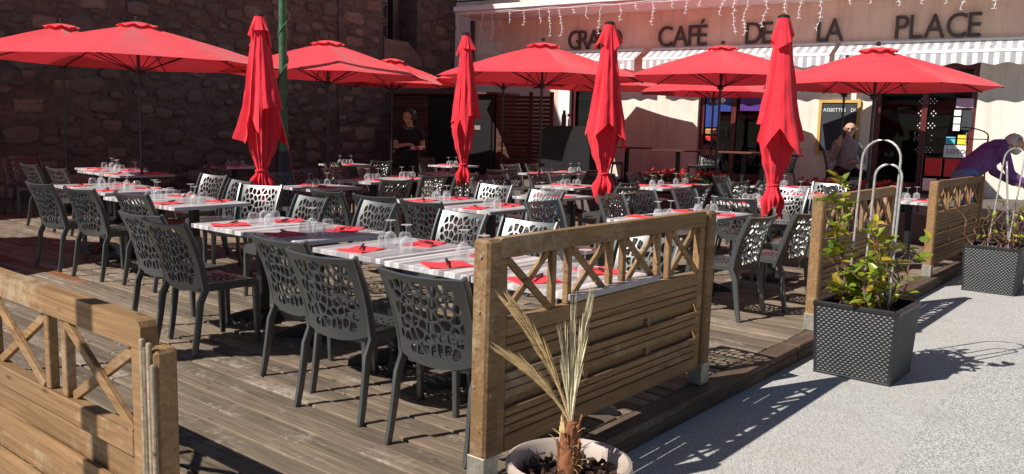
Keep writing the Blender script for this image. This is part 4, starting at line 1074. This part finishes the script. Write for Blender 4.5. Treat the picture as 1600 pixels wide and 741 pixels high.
def hoop(a, b, rz, w, h, label, r=.0085, tilt=0):
    t = thing('plant_hoop', label, 'plant support', P(a, b, .29), TH + rz, 'arched plant supports')
    pts = [(-w / 2, 0, 0)] + [(-w / 2, 0, (h - w / 2) * k / 4) for k in (1, 2, 3)] + [(-w / 2 * math.cos(math.pi * k / 12), 0, h - w / 2 + w / 2 * math.sin(math.pi * k / 12)) for k in range(13)] + [(w / 2, 0, (h - w / 2) * k / 4) for k in (3, 2, 1)] + [(w / 2, 0, 0)]
    o = MB().tube(pts, r, 8).build('arch_tube', 'hoop', t, 60); o.rotation_euler = (tilt, 0, 0); return t
hoop(3.5, -.5, R(80), .27, 1.20, 'tall pale arched tube in the nearer planter', tilt=.05)
hoop(3.36, -.6, R(95), .17, 1.04, 'smaller pale arched tube in the nearer planter', tilt=.1)
hoop(7.8, -.6, R(60), .24, 1.15, 'pale arched tube in the farther planter, left one', tilt=.12); hoop(7.75, -.72, R(10), .2, 1.0, 'pale arched tube in the farther planter, right one', tilt=-.1)

# palm in a pot
pot = thing('plant_pot', 'round taupe plastic pot holding the dry palm', 'pot', P(-.08, -.5, -.12))
MB().lathe([(0, 0), (.15, 0), (.165, .02), (.205, .34), (.232, .345), (.24, .365), (.236, .39), (.222, .395), (.205, .38), (.19, .3), (0, .3)], 40).build('pot_body', 'terracotta', pot, 40)
so2 = MB(); rp = random.Random(2)
so2.lathe([(.196, .31), (.1, .33), (0, .335)], 24)
for k in range(170):
    an = rp.uniform(0, 6.28); rr = .19 * math.sqrt(rp.random()); so2.box((rr * math.cos(an), rr * math.sin(an), .335 + rp.uniform(0, .02)), (rp.uniform(.012, .04), rp.uniform(.008, .016), .008), 0, Matrix.Rotation(rp.uniform(0, 6), 3, Vector((rp.random(), rp.random(), 1)).normalized()))
tag(so2.build('bark_mulch', 'soil', pot), kind='stuff')
palm = thing('dry_palm', 'dried out young palm with straw coloured fronds before the front panel', 'palm', P(-.08, -.5, .2))
tk = MB(); tk.lathe([(0, 0), (.042, 0), (.046, .05), (.042, .1), (.036, .17), (.026, .22), (0, .23)], 14); tk.build('trunk', 'palm_trunk', palm, 50)
for k in range(15):
    an = k * 2.4; z = .03 + .012 * k; bx_ = MB(); r1 = .04 - .0011 * k
    bx_.prism([(-.014, 0), (.015, .0), (.011, .05 + .02 * rp.random()), (.004, .06 + .02 * rp.random()), (-.002, .045), (-.009, .07 * rp.uniform(.8, 1.1))], -.004, .004); o = bx_.build('leaf_base', 'palm_trunk' if k % 3 else 'straw', palm)
    o.location = (r1 * math.cos(an), r1 * math.sin(an), z); o.rotation_euler = (rp.uniform(-.25, -.05), 0, an - math.pi / 2)
hb = MB()
for k in range(60):
    an = rp.uniform(0, 6.28); z = rp.uniform(.02, .2); r1 = .042; p = Vector((r1 * math.cos(an), r1 * math.sin(an), z)); d = Vector((math.cos(an) * rp.uniform(.3, 1), math.sin(an) * rp.uniform(.3, 1), rp.uniform(.1, 1))) * rp.uniform(.02, .07)
    hb.tube([p, p + d * .6, p + d + Vector((0, 0, -.008))], [.0016, .0012, .0005], 4)
tag(hb.build('trunk_fibres', 'straw', palm), kind='stuff')
def frond(dx, dz, bend, mt, n, spread, seed, start=.2):
    rnd = random.Random(seed); pts = []; K = 16
    for i in range(K + 1):
        f = i / K; pts.append(Vector((dx * f ** bend, -.02 * f, start + dz * (f - .12 * f * f * (1 if abs(dx) > .2 else 0)))))
    mb = MB(); mb.tube(pts, [.007 * (1 - .75 * i / K) + .001 for i in range(K + 1)], 6)
    for k in range(n):
        f = .3 + .7 * k / n; i = min(K - 1, int(f * K)); p = pts[i].lerp(pts[i + 1], f * K - i); tdir = (pts[i + 1] - pts[i]).normalized(); ln = (.10 + .12 * (1 - abs(f - .55))) * rnd.uniform(.7, 1.05)
        for sgn in (-1, 1):
            side = Vector((sgn * spread * rnd.uniform(.4, 1.2), rnd.uniform(-.5, .5) * spread, 0)); d = (tdir + side).normalized(); wv = Vector((rnd.uniform(-1, 1), rnd.uniform(-1, 1), 0)).cross(d).normalized() * .0036
            q1 = p + d * ln * .55; q2 = p + d * ln + Vector((0, 0, -.01))
            mb.poly([p - wv * .6, q1 - wv, q2, q1 + wv, p + wv * .6])
    o = mb.build('frond', mt, palm); return o
palm.scale = (1, 1, 1)
frond(-.19, .40, 1.45, 'straw', 120, .12, 1); frond(-.19, .23, 1.5, 'straw', 90, .1, 2); frond(.045, .42, 1.1, 'pale_straw', 64, .06, 3); frond(-.005, .38, 1.0, 'pale_straw', 60, .06, 4); frond(.03, .33, 1.0, 'pale_straw', 30, .08, 5); frond(-.03, .27, 1.0, 'pale_straw', 24, .1, 6)

# geranium boxes along the terrace step
def flower_box(a, b, label, seed):
    rnd = random.Random(seed); t = thing('flower_box', label, 'flower box', P(a, b, tz), TH, 'geranium boxes on the terrace edge')
    MB().box((0, 0, .11), (.24, .75, .22), .01).build('trough', 'black', t)
    fl, lf = MB(), MB()
    for k in range(26):
        c = Vector((rnd.uniform(-.11, .11), rnd.uniform(-.36, .36), .28 + rnd.uniform(0, .14)))
        for q in range(7):
            p = c + Vector((rnd.uniform(-.035, .035), rnd.uniform(-.035, .035), rnd.uniform(-.02, .03))); fl.box(p, (.026, .026, .012), 0, Matrix.Rotation(rnd.uniform(0, 6), 3, Vector((rnd.random(), rnd.random(), rnd.random())).normalized()))
    for k in range(150): lf.box((rnd.uniform(-.14, .14), rnd.uniform(-.4, .4), .2 + rnd.uniform(0, .16)), (.05, .045, .004), 0, Matrix.Rotation(rnd.uniform(0, 6), 3, Vector((rnd.random(), rnd.random(), rnd.random())).normalized()))
    tag(fl.build('blossoms', 'geranium', t), kind='stuff'); tag(lf.build('foliage', 'leafdark', t), kind='stuff')
for k, (a, b) in enumerate(((10.75, 5.15), (10.75, 4.2), (10.75, 2.35), (10.75, 1.45))): flower_box(a, b, ('red geranium box left of the parasol under CAFÉ', 'red geranium box right below the brown cafe table', 'red geranium box beside the rightmost closed parasol', 'red geranium box below the seated man')[k], k)

# leaflet rack, red advertising board
rk = thing('leaflet_rack', 'black wire rack of red and lilac leaflets behind the plant hoops', 'rack', P(10.9, .55, tz), TH - R(90))
fm = MB()
for x in (-.42, .42):
    fm.tube([(x, 0, 0), (x, 0, 1.15)], .012, 6)
for z in (.45, .62, .8, 1.1): fm.tube([(-.42, -.02, z), (.42, -.02, z)], .008, 6)
fm.tube([(.42 * math.cos(math.pi * k / 12), 0, 1.15 + .12 * math.sin(math.pi * k / 12)) for k in range(13)], .01, 6); fm.build('frame', 'black', rk)
for x, z, w, h, mt in ((-.25, .68, .22, .26, 'redp'), (.0, .68, .2, .26, 'redp'), (.24, .68, .2, .32, 'lilac'), (-.28, .42, .18, .18, 'white'), (-.05, .42, .2, .18, 'lilac'), (.22, .42, .2, .18, 'white')):
    MB().box((x, -.035, z), (w, .02, h)).build('leaflet', mt, rk)

# small folding stand with red box at right
stn = thing('folding_stand', 'grey folding stand at the right edge beside the bending man', 'stand', P(9.9, -.95, -.12), TH)
MB().box((0, 0, .86), (.6, .5, .03), .004).build('top', 'galv', stn)
for x in (-.25, .25):
    for y in (-.2, .2): MB().tube([(x, y, 0), (x * .9, y * .9, .85)], .012, 6).build('leg', 'galv', stn)
rbx = MB().box((0, 0, .065), (.2, .16, .13), .006).build('red_box', 'redp', loc=P(9.85, -.88, .7561), rz=TH); tag(rbx, 'small red box on the grey folding stand', 'box')

# ================================================================== PEOPLE
def person(name, label, origin, rz, caps, voxel=.012):
    """caps: (p0, p1, r0, r1, material). One continuous surface by voxel remesh."""
    bm = bmesh.new()
    for p0, p1, ra, rb, mt in caps:
        p0, p1 = Vector(p0), Vector(p1); d = p1 - p0
        for p, r_ in ((p0, ra), (p1, rb)): bmesh.ops.create_icosphere(bm, subdivisions=2, radius=r_, matrix=Matrix.Translation(p))
        if d.length > 1e-4:
            q = d.to_track_quat('Z', 'Y').to_matrix().to_4x4(); bmesh.ops.create_cone(bm, cap_ends=True, segments=14, radius1=ra, radius2=rb, depth=d.length, matrix=Matrix.Translation((p0 + p1) / 2) @ q)
    me = bpy.data.meshes.new('tmp'); bm.to_mesh(me); bm.free(); o = bpy.data.objects.new('tmp', me); COL.objects.link(o)
    rm = o.modifiers.new('r', 'REMESH'); rm.mode = 'VOXEL'; rm.voxel_size = voxel
    sm = o.modifiers.new('s', 'SMOOTH'); sm.iterations = 4; sm.factor = .5
    dg = bpy.context.evaluated_depsgraph_get(); res = bpy.data.meshes.new_from_object(o.evaluated_get(dg)); bpy.data.objects.remove(o)
    mats = []
    for c in caps:
        if c[4] not in mats: mats.append(c[4])
    res.materials.clear()
    for k in mats: res.materials.append(M[k])
    for f in res.polygons:
        best, bi = 9, 0; c = f.center
        for p0, p1, ra, rb, mt in caps:
            p0v, p1v = Vector(p0), Vector(p1); d = p1v - p0v; t = max(0, min(1, (c - p0v).dot(d) / max(d.length_squared, 1e-9))); dist = (c - p0v - d * t).length - (ra + (rb - ra) * t)
            if dist < best: best, bi = dist, mats.index(mt)
        f.material_index = bi; f.use_smooth = True
    root = thing(name, label, 'person', origin, rz); res.name = 'body'; obj('body', res, root); return root
def hand(w, d, side, mt='skin', curl=.4, up=Vector((0, 0, 1))):
    """palm and five fingers from wrist w along direction d"""
    w, d = Vector(w), Vector(d).normalized(); s = d.cross(up).normalized(); nn = s.cross(d); out = [(w, w + d * .075, .026, .03, mt)]
    for k, L_ in enumerate((.062, .072, .068, .052)):
        b0 = w + d * .085 + s * (.027 - .018 * k); k1 = b0 + (d - nn * curl * .6).normalized() * L_ * .55; k2 = k1 + (d - nn * curl * 1.6).normalized() * L_ * .5; out += [(b0, k1, .0095, .009, mt), (k1, k2, .009, .008, mt)]
    tb_ = w + d * .03 + s * .03 * side; t1 = tb_ + (d * .6 + s * side).normalized() * .04; out += [(tb_, t1, .012, .011, mt), (t1, t1 + (d + s * .2 * side - nn * .3).normalized() * .03, .011, .009, mt)]
    return out
def head(c, fd, hairmat, beard=None, long=False, bald=False):
    """skull, jaw, nose, ears; fd facing direction"""
    c = Vector(c); fd = Vector(fd).normalized(); s = fd.cross(Vector((0, 0, 1))).normalized(); upv = s.cross(fd)
    out = [(c + upv * .03 - fd * .015, c + upv * .03 + fd * .01, .092, .088, 'skin'), (c - upv * .04 + fd * .02, c - upv * .065 + fd * .045, .07, .048, beard or 'skin'),
           (c + upv * .01 + fd * .095, c - upv * .022 + fd * .112, .012, .017, 'skin'), (c + upv * .035 + fd * .09 - s * .035, c + upv * .035 + fd * .09 + s * .035, .014, .014, 'skin'),
           (c - upv * .05 + fd * .088 - s * .02, c - upv * .05 + fd * .088 + s * .02, .011, .011, beard or 'skin')]
    for k in (-1, 1): out.append((c + s * k * .09 + upv * .012 - fd * .01, c + s * k * .092 - upv * .02 - fd * .01, .018, .013, 'skin'))
    return out, (c, fd, s, upv)
def hair_and_eyes(root, fr_, mat, long=False, bald=False, glasses=False):
    c, fd, s, upv = fr_; mb = MB(); bmesh.ops.create_icosphere(mb.bm, subdivisions=3, radius=.111, matrix=Matrix.Translation(c + upv * .035 - fd * .018))
    dele = []
    for v in mb.bm.verts:
        q = v.co - c; f, u = q.dot(fd), q.dot(upv)
        if (f > .03 and u < .085) or u < (-.07 if long else -.03) or (bald and u > .06): dele.append(v)
        v.co += Vector((noise.noise(v.co * 30), noise.noise(v.co * 31 + Vector((5, 0, 0))), noise.noise(v.co * 29 + Vector((0, 7, 0))))) * .014
    bmesh.ops.delete(mb.bm, geom=dele, context='VERTS')
    if long: mb.tube([c - fd * .09 + upv * .02, c - fd * .12 - upv * .05, c - fd * .1 - upv * .13], [.045, .04, .012], 8)
    mb.build('hair', mat, root, 80)
    for k in (-1, 1):
        e = MB(); bmesh.ops.create_icosphere(e.bm, subdivisions=2, radius=.012, matrix=Matrix.Translation(c + upv * .015 + fd * .088 + s * k * .034)); e.build('eye', 'hair_d', root, 60)
    if glasses:
        g = MB()
        for k in (-1, 1): g.tube([c + upv * (.015 + .022 * math.sin(a * .5236)) + fd * .106 + s * (k * .035 + .028 * math.cos(a * .5236)) for a in range(13)], .003, 5); g.tube([c + upv * .02 + fd * .1 + s * k * .063, c + upv * .02 - fd * .01 + s * k * .095], .003, 5)
        g.build('glasses', 'black', root)
# waitress
hc, hf = head((0, -.04, 1.60), (-.75, -.6, -.15), 'hair_d')
caps = hc + [((0, 0, 1.40), (0, -.03, 1.52), .058, .052, 'skin'), ((-.15, 0, 1.38), (.15, 0, 1.38), .07, .07, 'blackcloth'), ((0, 0, 1.30), (0, -.01, 1.12), .15, .125, 'blackcloth'), ((-.06, 0, 1.24), (.06, 0, 1.24), .13, .13, 'blackcloth'), ((-.06, 0, .98), (.06, 0, .98), .135, .135, 'blackcloth'),
    ((-.18, 0, 1.38), (-.215, -.01, 1.24), .06, .056, 'blackcloth'), ((-.218, -.01, 1.23), (-.235, -.03, 1.1), .044, .04, 'skin'), ((-.235, -.03, 1.1), (-.02, -.24, 1.14), .04, .028, 'skin'),
    ((.18, 0, 1.38), (.215, -.01, 1.24), .06, .056, 'blackcloth'), ((.218, -.01, 1.23), (.24, -.03, 1.1), .044, .04, 'skin'), ((.24, -.03, 1.1), (.14, -.26, 1.08), .04, .028, 'skin')]
for s in (-1, 1): caps += [((s * .09, 0, .92), (s * .1, -.02, .5), .09, .06, 'blackcloth'), ((s * .1, -.02, .5), (s * .1, .02, .08), .058, .042, 'blackcloth'), ((s * .1, .02, .045), (s * .11, -.12, .035), .042, .034, 'blackcloth')]
caps += hand((-.02, -.24, 1.14), (.9, -.35, .05), 1, curl=.6) + hand((.14, -.26, 1.08), (-.2, -.95, -.05), -1, curl=.2)
w_ = person('person', 'waitress in black T-shirt carrying a tray, standing before the dark shed', P(7.75, 8.62), 0, caps); w_.scale = (1.03, 1.03, 1.03)
hair_and_eyes(w_, hf, 'hair_d', long=True)
nk = MB(); nk.tube([(.1 * math.cos(k * .4 + 3.3), -.03 + .07 * math.sin(k * .4 + 3.3) - .02, 1.455 - .055 * math.sin((k) / 7 * math.pi)) for k in range(8)], .004, 5); nk.build('necklace', 'galv', w_)
wp = P(7.75, 8.62)
ty = thing('serving_tray', 'small round tray with cups carried by the waitress', 'tray', (wp.x + .16, wp.y - .37, 1.075))
MB().lathe([(0, 0), (.15, 0), (.16, .018), (.155, .018), (.148, .006), (0, .006)], 24).build('tray_disc', 'black', ty, 40)
for k, (x, y) in enumerate(((-.06, .02), (.03, -.06), (.07, .04), (-.02, .08))):
    cpp = MB().lathe([(0, 0), (.028, 0), (.034, .06), (.03, .06), (.026, .006), (0, .006)], 14).build('cup', ('white', 'redp')[k % 2], smooth=40, loc=(wp.x + .16 + x, wp.y - .37 + y, 1.0815)); tag(cpp, ('white cup at the left of the waitress tray', 'red cup at the front of the waitress tray', 'white cup at the right of the waitress tray', 'red cup at the back of the waitress tray')[k], 'cup', 'cups on the tray')
# seated man
sp_ = P(11.75, 2.33, tz)
hc, hf = head((.0, -.06, 1.2), (-.35, -.9, .0), 'hair_g', beard='hair_g')
caps = hc + [((0, 0, 1.0), (0, -.04, 1.12), .06, .055, 'skin'), ((-.15, 0, .97), (.15, 0, .97), .08, .08, 'greycloth'), ((0, 0, .92), (0, .0, .62), .165, .16, 'greycloth'), ((-.08, 0, .5), (.08, 0, .5), .14, .14, 'blackcloth'),
    ((-.19, 0, .96), (-.27, -.1, .72), .062, .05, 'greycloth'), ((-.27, -.1, .72), (-.24, -.24, .93), .05, .036, 'greycloth'), ((-.24, -.24, .93), (-.235, -.25, .96), .03, .03, 'skin'),
    ((.19, 0, .96), (.26, -.06, .7), .062, .05, 'greycloth'), ((.26, -.06, .7), (.06, -.25, .68), .05, .034, 'greycloth')]
for s in (-1, 1): caps += [((s * .1, -.02, .5), (s * .14, -.42, .5), .085, .062, 'blackcloth'), ((s * .14, -.42, .5), (s * .14, -.4, .09), .06, .042, 'blackcloth'), ((s * .14, -.4, .045), (s * .15, -.54, .035), .042, .034, 'blackcloth')]
caps += hand((-.235, -.25, .96), (.05, .0, 1), 1, curl=.5, up=Vector((0, 1, 0))) + hand((.06, -.25, .68), (-.9, -.3, 0), -1) + [((-.215, -.25, 1.04), (-.21, -.25, 1.13), .011, .009, 'skin')]
m_ = person('person', 'bald bearded seated man in grey sweater raising a finger before the chalkboard', sp_, 0, caps); hair_and_eyes(m_, hf, 'hair_g', bald=True, glasses=True)
# bending man
hc, hf = head((.17, -.06, 1.42), (.8, -.45, -.3), 'hair_g', beard='hair_g')
caps = hc + [((.04, -.02, 1.37), (.13, -.05, 1.4), .06, .055, 'skin'), ((-.06, -.17, 1.35), (-.06, .15, 1.35), .088, .088, 'purple'), ((-.1, -.01, 1.31), (-.36, 0, 1.09), .165, .155, 'purple'), ((-.04, 0, 1.4), (.03, -.02, 1.42), .1, .085, 'purple'), ((-.40, -.08, 1.0), (-.40, .08, 1.0), .135, .135, 'jeans'),
    ((-.05, -.2, 1.34), (.03, -.26, 1.07), .075, .056, 'purple'), ((.03, -.26, 1.07), (.24, -.32, .93), .056, .04, 'purple'), ((-.05, .18, 1.34), (.1, .24, 1.07), .075, .056, 'purple'), ((.1, .24, 1.07), (.3, .1, .93), .056, .04, 'purple'), ((.24, -.32, .93), (.26, -.32, .92), .03, .03, 'skin'), ((.3, .1, .93), (.32, .09, .92), .03, .03, 'skin')]
for s in (-1, 1): caps += [((-.4, s * .09, .98), (-.36, s * .1, .52), .1, .066, 'jeans'), ((-.36, s * .1, .52), (-.42, s * .11, .09), .063, .05, 'jeans'), ((-.42, s * .11, .045), (-.28, s * .12, .035), .044, .036, 'blackcloth')]
caps += hand((.26, -.32, .92), (.9, -.1, -.25), -1, curl=.5) + hand((.32, .09, .92), (.9, 0, -.2), 1, curl=.5)
b2 = person('person', 'grey-haired man in purple sweatshirt bending over at the right edge', P(10.0, -.16, 0), 0, caps); hair_and_eyes(b2, (hf[0] + Vector((-.01, 0, .008)), *hf[1:]), 'hair_g'); b2.scale = (1.02, 1.02, 1.02)
bpy.context.view_layer.update()
